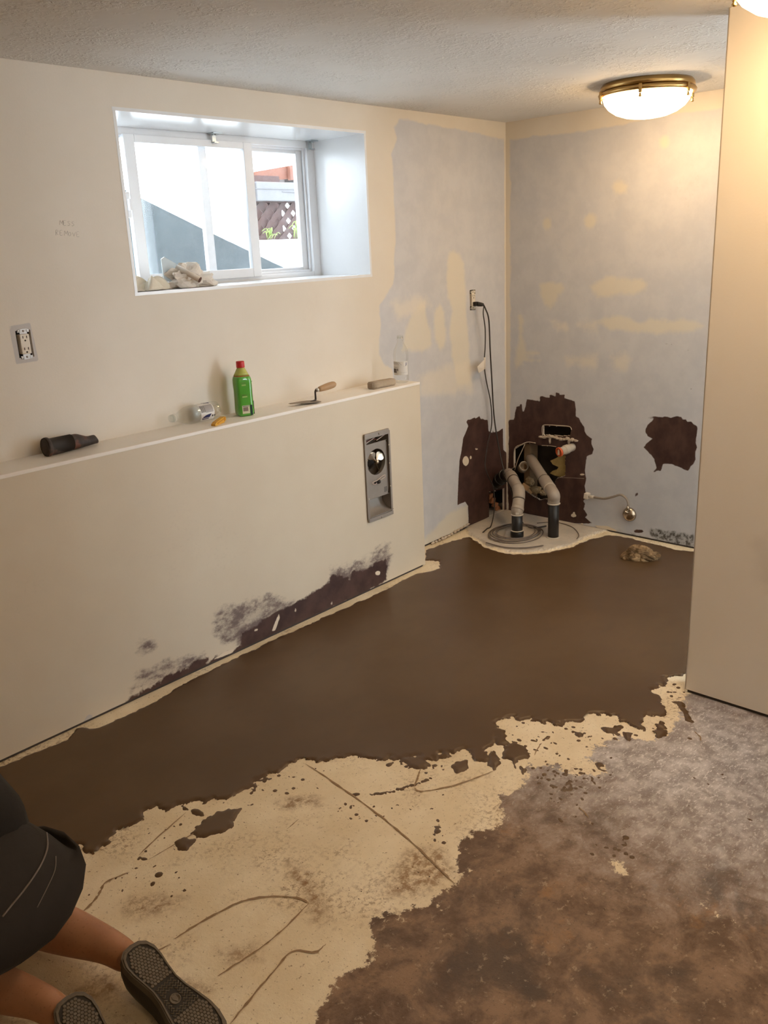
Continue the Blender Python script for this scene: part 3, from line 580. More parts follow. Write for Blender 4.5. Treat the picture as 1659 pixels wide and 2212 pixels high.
sash = obj('sash', bars(sx0, sx1, sz0, sz1, 0.318, 0.345, 0.050, 0.040, 0.030), M_VINYL, win)
obj('pane', MB().box(((sx0+sx1)/2, 0.332, (sz0+sz1)/2), (sx1-sx0-0.096, 0.004, sz1-sz0-0.066)), M_GLASS, sash)
fs = obj('fixed_sash', bars(-1.845, -1.222, sz0, sz1, 0.366, 0.392, 0.042, 0.030, 0.030), M_VINYL, win)
obj('pane', MB().box((-1.5335, 0.379, (sz0+sz1)/2), (0.545, 0.004, sz1-sz0-0.056)), M_GLASS, fs)
obj('outer_pane', MB().box((-2.13, 0.379, (sz0+sz1)/2), (0.575, 0.004, sz1-sz0-0.02)), M_GLASS, win)
for px in ((459, 303), (667, 318)):
    p = lw(*px, 0.325); x = p[0]
    m = MB().box((x, 0.300, WZ1-0.004), (0.050, 0.035, 0.005)).box((x, 0.315, WZ1-0.022), (0.020, 0.004, 0.040)).box((x, 0.306, WZ1-0.040), (0.024, 0.018, 0.005)).cyl((x, 0.300, WZ1-0.012), (x, 0.300, WZ1-0.004), 0.006, n=10)
    obj('sash_clip', m, M_ZINC, win)
obj('latch', MB().box((-2.262, 0.322, 1.83), (0.020, 0.02, 0.10), bev=0.004).box((-2.262, 0.305, 1.83), (0.012, 0.02, 0.045), bev=0.004), M_VINYL, win)
win2 = thing('added_window_2', 'window added in the right-hand wall for daylight, outside the picture', 'window', ((W2[0]+W2[1])/2, YR-0.06, W2[2])); win2['kind'] = 'structure'; del win2['category']
obj('frame', bars(W2[0], W2[1], W2[2], W2[3], YR-0.09, YR-0.04, 0.05, 0.05, 0.05), M_VINYL, win2)
obj('mullion', MB().box(((W2[0]+W2[1])/2, YR-0.06, (W2[2]+W2[3])/2), (0.05, 0.05, W2[3]-W2[2]-0.1)), M_VINYL, win2)

# ================================================================== OUTSIDE THE WINDOW
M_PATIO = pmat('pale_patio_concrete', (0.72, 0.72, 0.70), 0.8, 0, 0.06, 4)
M_SLATE = pmat('shaded_well_concrete', (0.085, 0.105, 0.115), 0.6, 0, 0.25, 9, 0.3)
pg = struct('floor_patio', MB().box((0, 6.4, 1.40), (30, 12, 0.16)), M_PATIO, 'sunlit pale concrete patio outside the window')
t = thing('window_well', 'window well side, its dark tone and slanting edge standing for a shadow line', 'window well', (-1.9, 0.80, 1.48))
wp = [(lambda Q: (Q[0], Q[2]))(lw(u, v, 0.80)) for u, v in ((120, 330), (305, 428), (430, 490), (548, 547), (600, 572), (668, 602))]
obj('side_wall', MB().prism([(wp[0][0], 1.30)]+wp+[(wp[-1][0], 1.30)], lambda a, b, tt: (a, tt, b), 0.80, 0.88), M_SLATE, t)  # slanting top follows a shadow line; the dark face paints its shade
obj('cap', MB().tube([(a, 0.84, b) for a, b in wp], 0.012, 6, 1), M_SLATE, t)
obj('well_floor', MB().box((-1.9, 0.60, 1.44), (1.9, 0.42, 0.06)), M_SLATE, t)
M_LAT = pmat('brown_lattice_wood', (0.055, 0.024, 0.020), 0.75, 0, 0.2, 25)
LY = 1.60
t = thing('lattice_panel', 'dark brown diagonal garden lattice seen through the right pane', 'lattice', (-0.3, LY, 1.60))
lx0, lx1, lz0, lz1 = -0.50, 0.75, 1.60, 1.95
pit = 0.068
def slat(c, sgn, y):
    # diagonal slat x = c + sgn*z, clipped to the panel
    za, zb = lz0, lz1
    xs = sorted(((lx0-c)/sgn, (lx1-c)/sgn)); za = max(za, xs[0]); zb = min(zb, xs[1])
    if zb-za < 0.02: return
    xa, xb = c+sgn*za, c+sgn*zb
    L = math.hypot(xb-xa, zb-za)
    obj('slat', MB().box(((xa+xb)/2, y, (za+zb)/2), (0.036, 0.007, L), Matrix.Rotation(math.atan2(xb-xa, zb-za), 3, 'Y')), M_LAT, t)
k = lx0-lz1
while k < lx1-lz0+0.3: slat(k, 1, LY); k += pit*1.414
k = lx0+lz0-0.1
while k < lx1+lz1+0.3: slat(k, -1, LY+0.009); k += pit*1.414
obj('top_rail', MB().box((0.125, LY+0.004, lz1-0.010), (1.25, 0.03, 0.02)), M_LAT, t)
M_WEATH = pmat('weathered_white_beam', (0.13, 0.125, 0.13), 0.8, 0, 0.12, 12, 0.4)
b0 = lw(545, 388, 1.56); b1 = lw(655, 395, 1.56)
z0, z1 = 1.938, 2.052
tag(obj('deck_beam', MB().box((0.13, 1.56, (z0+z1)/2), (1.28, 0.05, z1-z0), bev=0.004).box((-0.3, 1.533, 2.01), (0.5, 0.004, 0.003)).box((-0.15, 1.533, 1.99), (0.3, 0.004, 0.002), Euler((0, 0.03, 0))), M_WEATH), 'weathered pale grey timber beam above the lattice', 'beam')
tag(obj('deck_post', MB().box((-0.575, 1.60, 1.86), (0.11, 0.11, 0.78), bev=0.006).box((-0.575, 1.60, 1.50), (0.15, 0.15, 0.05), bev=0.006), M_PATIO), 'white painted post at the left end of the lattice', 'post')
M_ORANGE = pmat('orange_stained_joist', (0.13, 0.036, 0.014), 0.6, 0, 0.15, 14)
pa_, pb_, pc_, pd_ = lw(540, 373, 1.9), lw(700, 345, 1.9), lw(700, 380, 1.9), lw(540, 393, 1.9)
m = MB().prism([(pa_[0], pa_[2]), (pb_[0], pb_[2]), (pc_[0], pc_[2]), (pd_[0], pd_[2])], lambda a, b, q: (a, q, b), 1.9, 1.96)
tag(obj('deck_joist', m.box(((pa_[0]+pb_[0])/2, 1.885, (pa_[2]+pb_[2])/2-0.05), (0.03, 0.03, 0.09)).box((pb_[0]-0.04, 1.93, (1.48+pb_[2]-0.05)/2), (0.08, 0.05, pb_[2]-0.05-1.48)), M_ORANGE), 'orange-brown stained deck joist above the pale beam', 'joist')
tag(obj('deck_underside', MB().box((1.10, 2.06, 2.10), (1.9, 0.14, 0.16)).box((1.95, 2.06, 1.75), (0.1, 0.1, 0.56)), pmat('dark_under_deck', (0.05, 0.036, 0.032), 0.8, 0, 0.35, 9)), 'dark box filling the gap between joist and pale beam', 'board')  # dark box fills the gap under the deck
tag(obj('patio_kerb', MB().box((-0.35, 1.42, 1.585), (2.6, 0.12, 0.22), bev=0.01), M_PATIO), 'sunlit white kerb in front of the lattice', 'kerb')
tag(obj('shade_board', MB().box((-0.155, 1.85, 1.80), (0.24, 0.02, 0.64)), M_LAT), 'dark brown board added behind the left half of the lattice to shade its gaps', 'board')  # board added so that the lattice gaps look dark
M_LEAF = pmat('fresh_leaf', (0.16, 0.24, 0.03), 0.5, 0, 0.25, 30)
def blades(name, base, n, h, spread, label, seed):
    r = random.Random(seed); t = thing(name, label, 'plant', base)
    for i in range(n):
        a = r.uniform(-1, 1)*spread; hh = h*r.uniform(0.5, 1.1); b = V3(base); o = r.uniform(-0.5, 0.5)*spread
        p = [b+Vector((o, 0, 0)), b+Vector((o+a*0.3, -0.01, hh*0.6)), b+Vector((o+a*0.8, -0.02, hh)), b+Vector((o+a*1.5, -0.02, hh*0.75))]
        P_ = smooth_path(p, 5); v = []; f = []
        for j, q in enumerate(P_):
            wv = 0.006*math.sin(math.pi*(0.15+0.85*(1-j/(len(P_)-1)))); v += [q+Vector((-wv, 0, 0)), q+Vector((wv, 0.002, 0))]
        for j in range(len(P_)-1): f.append((2*j, 2*j+1, 2*j+3, 2*j+2))
        obj('leaf', MB().add(v, f, True), M_LEAF, t)
q = lw(585, 516, 1.42); blades('grass_tuft', (q[0], 1.42, 1.695), 9, 0.07, 0.06, 'bright green grass tuft at the left foot of the lattice', 1)
q = lw(640, 512, 1.42); blades('grass_tuft', (q[0], 1.42, 1.695), 10, 0.11, 0.05, 'tall green grass tuft at the right foot of the lattice', 2)

# ================================================================== OUTLETS
M_PLATE = pmat('ivory_plastic', (0.74, 0.68, 0.58), 0.35, 0, 0.04, 10)
M_DARK = pmat('dark_gap', (0.018, 0.014, 0.012), 0.7, 0, 0.2, 20)
M_STEEL = pmat('dull_steel', (0.42, 0.40, 0.38), 0.42, 1.0, 0.2, 40)
def outlet(name, x0, x1, z0, z1, label, white=False):
    cx, cz = (x0+x1)/2, (z0+z1)/2; t = thing(name, label, 'outlet', (cx, 0, cz))
    obj('box', MB().box((cx, 0.038, cz), (x1-x0+0.004, 0.006, z1-z0+0.004)).box((x0-0.002, 0.020, cz), (0.003, 0.036, z1-z0)).box((x1+0.002, 0.020, cz), (0.003, 0.036, z1-z0)), M_DARK, t)
    fw, fh = 0.0335, 0.0670
    face = obj('receptacle', MB().box((cx, 0.006, cz), (fw, 0.026, fh), bev=0.003), M_PLATE, t)
    for s_ in (1, -1):
        zc = cz+s_*0.0195
        for dx in (-0.0068, 0.0068): obj('slot', MB().box((cx+dx, -0.0072, zc+0.004), (0.0022, 0.0015, 0.0085)), M_DARK, face)
        obj('ground_hole', MB().cyl((cx, -0.0080, zc-0.0075), (cx, -0.0062, zc-0.0075), 0.0029, n=12), M_DARK, face)
    for s_ in (1, -1):
        m = MB().box((cx, -0.001, cz+s_*(fh/2+0.009)), (0.026, 0.002, 0.017)).box((cx-0.016, -0.001, cz+s_*(fh/2+0.011)), (0.010, 0.002, 0.010), bev=0.0).box((cx+0.016, -0.001, cz+s_*(fh/2+0.011)), (0.010, 0.002, 0.010))
        y = obj('mounting_strap', m, M_PLATE if white else M_STEEL, t)
        obj('screw', MB().lathe([(0.0036, 0), (0.0034, 0.0014), (0.0, 0.002)], (cx, -0.002, cz+s_*(fh/2+0.010)), (0, -1, 0), 12), M_STEEL, y)
        obj('plaster_ear', MB().lathe([(0.0042, 0), (0.0042, 0.0010), (0.002, 0.0010)], (cx-0.017, -0.002, cz+s_*(fh/2+0.012)), (0, -1, 0), 10), M_STEEL, y)
    return t
outlet('wall_outlet', *oL, 'ivory outlet without cover plate, in a grey patch at the left edge')
outR = outlet('wall_outlet', *oR, 'ivory outlet without cover plate, a black plug in it, near the corner', True)
M_RUB = pmat('black_rubber', (0.022, 0.020, 0.019), 0.5, 0, 0.2, 30)
M_CORD = pmat('black_cord', (0.030, 0.025, 0.022), 0.5, 0, 0.2, 30)
M_WIRE = pmat('grey_wire', (0.16, 0.13, 0.115), 0.5, 0, 0.2, 30)
ocx, ocz = (oR[0]+oR[1])/2, (oR[2]+oR[3])/2
pc = thing('power_cord', 'thick black power cord hanging from the plug to the pipes in the corner', 'cord', (ocx, -0.01, ocz-0.02))
obj('plug', MB().box((ocx+0.002, -0.020, ocz-0.021), (0.026, 0.022, 0.024), bev=0.004).lathe([(0.013, 0), (0.011, 0.02), (0.008, 0.034)], (ocx+0.004, -0.030, ocz-0.022), (0.55, -0.8, -0.15), 14), M_RUB, pc)
def wpath(pts): return [lw(u, v, -y) for u, v, y in pts]
q0 = (ocx+0.02, -0.058, ocz-0.026)
pB = [q0]+[tuple(p) for p in wpath([(1049, 668, 0.075), (1056, 692, 0.075), (1059, 760, 0.06), (1063, 830, 0.05), (1066, 885, 0.05), (1071, 928, 0.06), (1081, 983, 0.09), (1090, 1022, 0.14), (1103, 1056, 0.20), (1112, 1090, 0.24)])]
pB += [tuple(fl(u, v, 0.016)) for u, v in ((1128, 1128), (1150, 1140), (1180, 1136))]
obj('cable', MB().tube(pB, 0.0042, 8, 6), M_CORD, pc)
pa = thing('appliance_cord', 'thin black cord with a white paper tag hanging beside the thick one', 'cord', (ocx, -0.05, ocz-0.05))
pA = [(ocx+0.022, -0.060, ocz-0.034)]+[tuple(p) for p in wpath([(1044, 678, 0.07), (1048, 710, 0.06), (1048, 750, 0.045), (1046, 785, 0.04), (1050, 820, 0.035), (1060, 870, 0.035), (1062, 918, 0.035), (1053, 961, 0.04), (1048, 1004, 0.05), (1055, 1030, 0.06), (1066, 1054, 0.07), (1068, 1098, 0.09)])]
pA += [tuple(fl(u, v, 0.016)) for u, v in ((1061, 1135), (1052, 1142), (1043, 1150))]
obj('cable', MB().tube(pA, 0.0032, 8, 6), M_CORD, pa)
tg = wpath([(1047, 776, 0.046), (1031, 792, 0.060), (1034, 806, 0.050), (1048, 797, 0.046)])
m = MB().add([V3(p) for p in tg]+[V3(p)+Vector((0, 0.0012, 0)) for p in tg], [(0, 1, 2, 3), (7, 6, 5, 4), (0, 4, 5, 1), (1, 5, 6, 2), (2, 6, 7, 3), (3, 7, 4, 0)])
sl = wpath([(1047, 772, 0.046), (1047, 797, 0.046)]); m.cyl(sl[0], sl[1], 0.0048, n=10)
obj('paper_tag', m, pmat('white_paper', (0.74, 0.68, 0.60), 0.7, 0, 0.06, 60), pa)
cw = thing('coiled_wire', 'coil of thin grey wire lying around the left black pipe', 'wire', (-0.45, -0.36, 0.009))
r = random.Random(5); pts = []
cc = fl(1105, 1158); ra = 0.185
for i in range(0, 6*18+1):
    a = 2*math.pi*i/18+2.2; k = i/108
    rx = ra*(1.0-0.30*k+0.05*math.sin(i*0.41)+0.04*math.sin(i*0.173))
    pts.append((cc[0]+0.03+rx*math.cos(a)*0.95, cc[1]-0.01+rx*math.sin(a)*0.80, 0.013+0.002*(i//18)+0.002*math.sin(i*0.9)))
obj('loops', MB().tube(pts, 0.0030, 6, 3), M_WIRE, cw)
e = [tuple(fl(u, v, 0.014)) for u, v in ((1050, 1172), (1090, 1182), (1130, 1183), (1160, 1180), (1172, 1178))]
obj('loose_end', MB().tube(e, 0.0030, 6, 5).tube([(p[0]-0.004, p[1]-0.008, p[2]+0.002) for p in e], 0.0026, 6, 5), M_WIRE, cw)
e = [tuple(fl(u, v, 0.013)) for u, v in ((1160, 1130), (1200, 1128), (1235, 1138), (1250, 1154), (1246, 1164))]
obj('loose_end', MB().tube(e, 0.0024, 6, 5), M_WIRE, cw)

# ================================================================== WALL HEATER
M_HOUS = pmat('grey_enamel_steel', (0.30, 0.265, 0.235), 0.45, 0.35, 0.1, 20)
M_ALU = pmat('aluminium_blade', (0.62, 0.56, 0.46), 0.28, 0.9, 0.08, 15)
hx0, hx1, hz0, hz1 = HV; hcx = (hx0+hx1)/2; Y0 = -HD
ht = thing('wall_heater', 'fan wall heater without its grille, set in the ledge wall', 'heater', (hcx, Y0, hz0))
m = MB()
for x in (hx0+0.004, hx1-0.004): m.box((x, Y0+0.040, (hz0+hz1)/2), (0.006, 0.092, hz1-hz0-0.004))
m.box((hcx, Y0+0.085, (hz0+hz1)/2), (hx1-hx0-0.006, 0.004, hz1-hz0-0.004)).box((hcx, Y0+0.035, hz0+0.006), (hx1-hx0-0.004, 0.080, 0.005)).box((hcx, Y0+0.035, hz1-0.006), (hx1-hx0-0.004, 0.080, 0.005))
obj('housing', m, M_HOUS, ht)
m = MB()
for x in (hx0+0.006, hx1-0.006): m.box((x, Y0-0.006, (hz0+hz1)/2), (0.012, 0.006, hz1-hz0), bev=0.001)
obj('rim_flange', m, M_HOUS, ht)
obj('top_flange', MB().box((hcx-0.006, Y0-0.008, hz1-0.002), (hx1-hx0-0.01, 0.010, 0.026), bev=0.002).cyl((hcx+0.006, Y0-0.016, hz1), (hcx+0.006, Y0-0.010, hz1), 0.005, n=10), M_HOUS, ht)
obj('bottom_flange', MB().box((hcx, Y0-0.008, hz0-0.004), (hx1-hx0-0.004, 0.010, 0.018), bev=0.002).cyl((hcx, Y0-0.016, hz0-0.006), (hcx, Y0-0.010, hz0-0.006), 0.005, n=10), M_HOUS, ht)
fz = 0.636; fr = 0.064; yP = Y0+0.005
# fan deck: plate with a round opening
pz0, pz1 = 0.462, 0.728; px0, px1 = hx0+0.009, hx1-0.009
vs = []; fs = []; N = 48
for k in range(N):
    a = 2*math.pi*k/N; c, s_ = math.cos(a), math.sin(a)
    tx = ((px1-hcx) if c > 0 else (px0-hcx))/c if abs(c) > 1e-6 else 1e9; tz = ((pz1-fz) if s_ > 0 else (pz0-fz))/s_ if abs(s_) > 1e-6 else 1e9
    q = min(tx, tz); vs += [(hcx+fr*c, yP, fz+fr*s_), (hcx+q*c, yP, fz+q*s_), (hcx+(fr+0.003)*c, yP+0.022, fz+(fr+0.003)*s_)]
for k in range(N):
    j = (k+1) % N; fs += [(3*k, 3*j, 3*j+1, 3*k+1), (3*k, 3*k+2, 3*j+2, 3*j)]
# the plate's corners
m = MB().add(vs, fs)
m.box((hcx, yP+0.004, pz1+0.001), (px1-px0, 0.010, 0.003)).box((hcx, yP+0.004, pz0-0.001), (px1-px0, 0.010, 0.003))
obj('fan_deck', m, M_HOUS, ht)
fan = obj('fan', MB().lathe([(0.0, 0), (0.008, 0.001), (0.010, 0.006), (0.010, 0.018), (0.0, 0.018)], (hcx, yP-0.012, fz), (0, 1, 0), 18), M_ALU, ht)
for ang, tw in ((128, 24), (32, 24), (-64, 58), (-146, 58)):
    a = math.radians(ang); rad = Vector((math.cos(a), 0, math.sin(a))); tan = Vector((-math.sin(a), 0, math.cos(a))); yv = Vector((0, 1, 0))
    tw = math.radians(tw); sd = tan*math.cos(tw)+yv*math.sin(tw); v = []; f = []
    prof = [(0.006, 0.0045), (0.014, 0.0050), (0.021, 0.0085), (0.028, 0.0165), (0.036, 0.0215), (0.044, 0.0225), (0.051, 0.0195), (0.056, 0.0130), (0.0585, 0.0050)]
    for (rr, wv) in prof:
        for jx in (-1, -0.5, 0, 0.5, 1): v.append(Vector((hcx, yP+0.004, fz))+rad*rr+sd*wv*jx+yv*(0.003*abs(jx)))
    for i in range(len(prof)-1):
        for jx in range(4): b_ = i*5+jx; f.append((b_, b_+1, b_+6, b_+5))
    n0 = len(v); v2 = [p+Vector((0, 0.001, 0)) for p in v]; f2 = [tuple(i+n0 for i in reversed(q)) for q in f]
    obj('fan_blade', MB().add(v+v2, f+f2, True), M_ALU, fan)
obj('motor', MB().lathe([(0.0, 0), (0.028, 0.0), (0.030, 0.004), (0.030, 0.034), (0.0, 0.036)], (hcx, yP+0.034, fz), (0, 1, 0), 24).box((hcx, yP+0.048, fz), (0.100, 0.006, 0.012)), M_DARK, ht)
obj('thermostat', MB().lathe([(0.011, 0), (0.011, 0.006), (0.008, 0.012), (0, 0.012)], (hcx+0.004, yP, 0.537), (0, -1, 0), 18).box((hcx-0.004, yP-0.003, 0.537), (0.034, 0.006, 0.014)), M_DARK, ht)
M_LW = pmat('pale_lead_wire', (0.58, 0.46, 0.40), 0.5, 0, 0.1, 20)
obj('lead_wire', MB().tube([(hcx-0.012, yP-0.006, 0.533), (hcx-0.030, yP-0.010, 0.531), (hcx-0.048, yP-0.010, 0.541), (hcx-0.036, yP-0.012, 0.546), (hcx-0.010, yP-0.012, 0.549), (hcx+0.020, yP-0.012, 0.560), (hcx+0.046, yP-0.010, 0.562), (hcx+0.044, yP-0.010, 0.552), (hcx+0.022, yP-0.010, 0.546), (hcx+0.012, yP-0.006, 0.540)], 0.0018, 6, 5), M_LW, ht)
obj('lead_wire', MB().tube([(px0+0.004, yP, 0.733), (px0+0.022, yP, 0.740), (hcx-0.012, yP+0.004, 0.752), (hcx+0.006, yP+0.004, 0.762)], 0.0020, 6, 5), M_LW, ht)
obj('lead_wire', MB().tube([(hcx+0.010, yP+0.004, 0.738), (hcx+0.030, yP, 0.746), (hx1-0.020, yP-0.008, 0.764)], 0.0020, 6, 5), M_LW, ht)
obj('lead_wire', MB().tube([(px0+0.002, yP+0.006, 0.742), (hcx-0.02, yP+0.012, 0.748), (hcx+0.02, yP+0.012, 0.742)], 0.0018, 6, 5), pmat('red_lead_wire', (0.22, 0.05, 0.03), 0.5), ht)
obj('outlet_scoop', MB().add([(px0, yP+0.05, 0.452), (px1, yP+0.05, 0.452), (px1, yP+0.042, 0.410), (px0, yP+0.042, 0.410), (px1, yP+0.022, 0.388), (px0, yP+0.022, 0.388), (px1+0.012, Y0-0.012, 0.379), (px0, Y0-0.012, 0.376)], [(0, 1, 2, 3), (3, 2, 4, 5), (5, 4, 6, 7)], True).box((px0-0.001, yP+0.02, 0.42), (0.003, 0.07, 0.08)), M_HOUS, ht)
for (x, z) in ((hx1-0.012, 0.706), (hx1-0.012, 0.615), (hx1-0.013, 0.500), (hx0+0.010, 0.470), (hx0+0.012, 0.66)):
    obj('screw', MB().lathe([(0.004, 0), (0.0036, 0.002), (0, 0.0028)], (x, Y0-0.008, z), (0, -1, 0), 10), M_ALU, ht)
for k in range(4): obj('louvre', MB().box((hx1-0.034, yP-0.001, 0.476+0.007*k), (0.020, 0.002, 0.002)), M_DARK, ht)
# ================================================================== THINGS ON THE LEDGE
Z = HH+0.0007
# --- dark old tube end
def tube_mat():
    t = NT('charred_iron', 0.7, 0.2)
    c = t.mix(t.step(t.noise(30, 5, 0.6), 0.4, 0.65), (0.045, 0.036, 0.033), (0.085, 0.066, 0.058))
    c = t.mix(t.step(t.noise(14, 3), 0.58, 0.68), c, (0.15, 0.065, 0.045)); t.color(c); t.bump(t.noise(90, 4), 0.4, 0.003); return t.m
M_TUBE = tube_mat()
x0, x1 = -2.962, -2.752; yc = -0.062
tb = thing('tube_scrap', 'short charred tube with a split flattened end, lying on the ledge at the left', 'tube', (x0, yc, Z))
S = 26; n = 22; vs = []; fs = []
for i in range(S):
    u_ = i/(S-1); R0 = 0.0305-0.006*u_ if u_ < 0.62 else 0.0268-0.0090*min(1, (u_-0.62)/0.20)
    if u_ > 0.95: R0 *= 1-0.35*((u_-0.95)/0.05)**2
    x = x0+(x1-x0)*u_; zc = Z+R0*(1.0)+0.004*max(0, u_-0.2)
    if i == 0: R0 *= 1.06
    for k in range(n):
        a = 2*math.pi*k/n; sy = 1.0+0.35*max(0, u_-0.6); vs.append((x, yc+0.02*u_+R0*sy*math.cos(a), zc+R0*math.sin(a)*(1-0.2*max(0, u_-0.6))))
for i in range(S-1):
    for k in range(n):
        k2 = (k+1) % n; fs.append((i*n+k, i*n+k2, (i+1)*n+k2, (i+1)*n+k))
fs.append(tuple((S-1)*n+k for k in range(n)))
obj('shell', MB().add(vs, fs, True), M_TUBE, tb)
vi = []; fi = []
for i in range(4):
    for k in range(n):
        a = 2*math.pi*k/n; R0 = 0.0325*(0.86 if i else 1.0); vi.append((x0+(0.0, 0.002, 0.05, 0.10)[i], yc+R0*math.cos(a), Z+0.0323+R0*math.sin(a)))
for i in range(3):
    for k in range(n): k2 = (k+1) % n; fi.append((i*n+k, (i+1)*n+k, (i+1)*n+k2, i*n+k2))
fi.append(tuple(3*n+k for k in range(n)))
obj('bore', MB().add(vi, fi, True), M_DARK, tb)
obj('collar', MB().lathe([(0.0322, 0), (0.0338, 0.003), (0.0338, 0.010), (0.0318, 0.014)], (x0+0.001, yc, Z+0.0323), (1, 0, 0), 24), M_TUBE, tb)

# --- clear water bottles
def clear_plastic():
    t = NT('clear_plastic', 0.08); tr = t.n('ShaderNodeBsdfTransparent'); tr.inputs[0].default_value = (0.97, 0.98, 0.975, 1)
    gl = t.n('ShaderNodeBsdfGlossy'); gl.inputs['Roughness'].default_value = 0.07
    lwt = t.n('ShaderNodeLayerWeight'); lwt.inputs['Blend'].default_value = 0.3
    a = t.n('ShaderNodeMixShader'); t.l(t.math('MULTIPLY', lwt.outputs['Fresnel'], 0.28), a.inputs[0]); t.l(tr.outputs[0], a.inputs[1]); t.l(gl.outputs[0], a.inputs[2])
    t.l(a.outputs[0], t.t.nodes['Material Output'].inputs['Surface']); return t.m
M_CLEAR = clear_plastic()
M_NAVY = pmat('navy_print', (0.016, 0.022, 0.11), 0.4, 0, 0.08, 30)
M_LABEL = pmat('silver_white_label', (0.70, 0.68, 0.65), 0.35, 0, 0.04, 30)
M_LGREY = pmat('grey_print', (0.34, 0.32, 0.31), 0.45, 0, 0.1, 40)
M_INK = pmat('black_print', (0.03, 0.027, 0.027), 0.5, 0, 0.1, 40)
BP = [(0.0105, 0.205), (0.0130, 0.205), (0.0130, 0.190), (0.0158, 0.188), (0.0158, 0.185), (0.0130, 0.183), (0.0140, 0.176), (0.022, 0.160), (0.030, 0.142), (0.0330, 0.124), (0.0330, 0.100), (0.0318, 0.096), (0.0318, 0.034), (0.0330, 0.030), (0.0330, 0.014), (0.031, 0.006), (0.026, 0.001), (0.016, 0.003), (0.0, 0.008)]
def patch(r, a0, a1, h0, h1, t=0.0004, n=10):
    # piece of printed film wrapped round a bottle of radius r, angles in degrees
    v = []; f = []
    for k in range(n+1):
        a = math.radians(a0+(a1-a0)*k/n)
        for rr, hh in ((r, h0), (r, h1), (r-t, h1), (r-t, h0)): v.append((rr*math.cos(a), rr*math.sin(a), hh))
    for k in range(n):
        for j in range(4): b = 4*k; f.append((b+j, b+4+j, b+4+(j+1) % 4, b+(j+1) % 4))
    f += [(0, 1, 2, 3), (4*n+3, 4*n+2, 4*n+1, 4*n)]
    return v, f
def on_cyl(poly, r, t=0.0004):
    # outline (angle in degrees, height) laid on the bottle
    n = len(poly); v = [(rr*math.cos(math.radians(a)), rr*math.sin(math.radians(a)), h) for rr in (r, r-t) for a, h in poly]
    return v, [tuple(range(n)), tuple(range(2*n-1, n-1, -1))]+[(i, n+i, n+(i+1) % n, (i+1) % n) for i in range(n)]
def text_on(txt, parent, mat, size, M, name='lettering', ext=0.0003):
    cu = bpy.data.curves.new('lettering', 'FONT'); cu.body = txt; cu.size = size; cu.extrude = ext; cu.align_x = 'CENTER'; cu.align_y = 'CENTER'; cu.resolution_u = 2
    o = bpy.data.objects.new('tmp', cu); col.objects.link(o); dg = bpy.context.evaluated_depsgraph_get(); me = bpy.data.meshes.new_from_object(o.evaluated_get(dg))
    bpy.data.objects.remove(o); me.transform(M); me.materials.clear(); me.materials.append(mat)
    q = bpy.data.objects.new(name, me); col.objects.link(q); q.parent = parent; return q
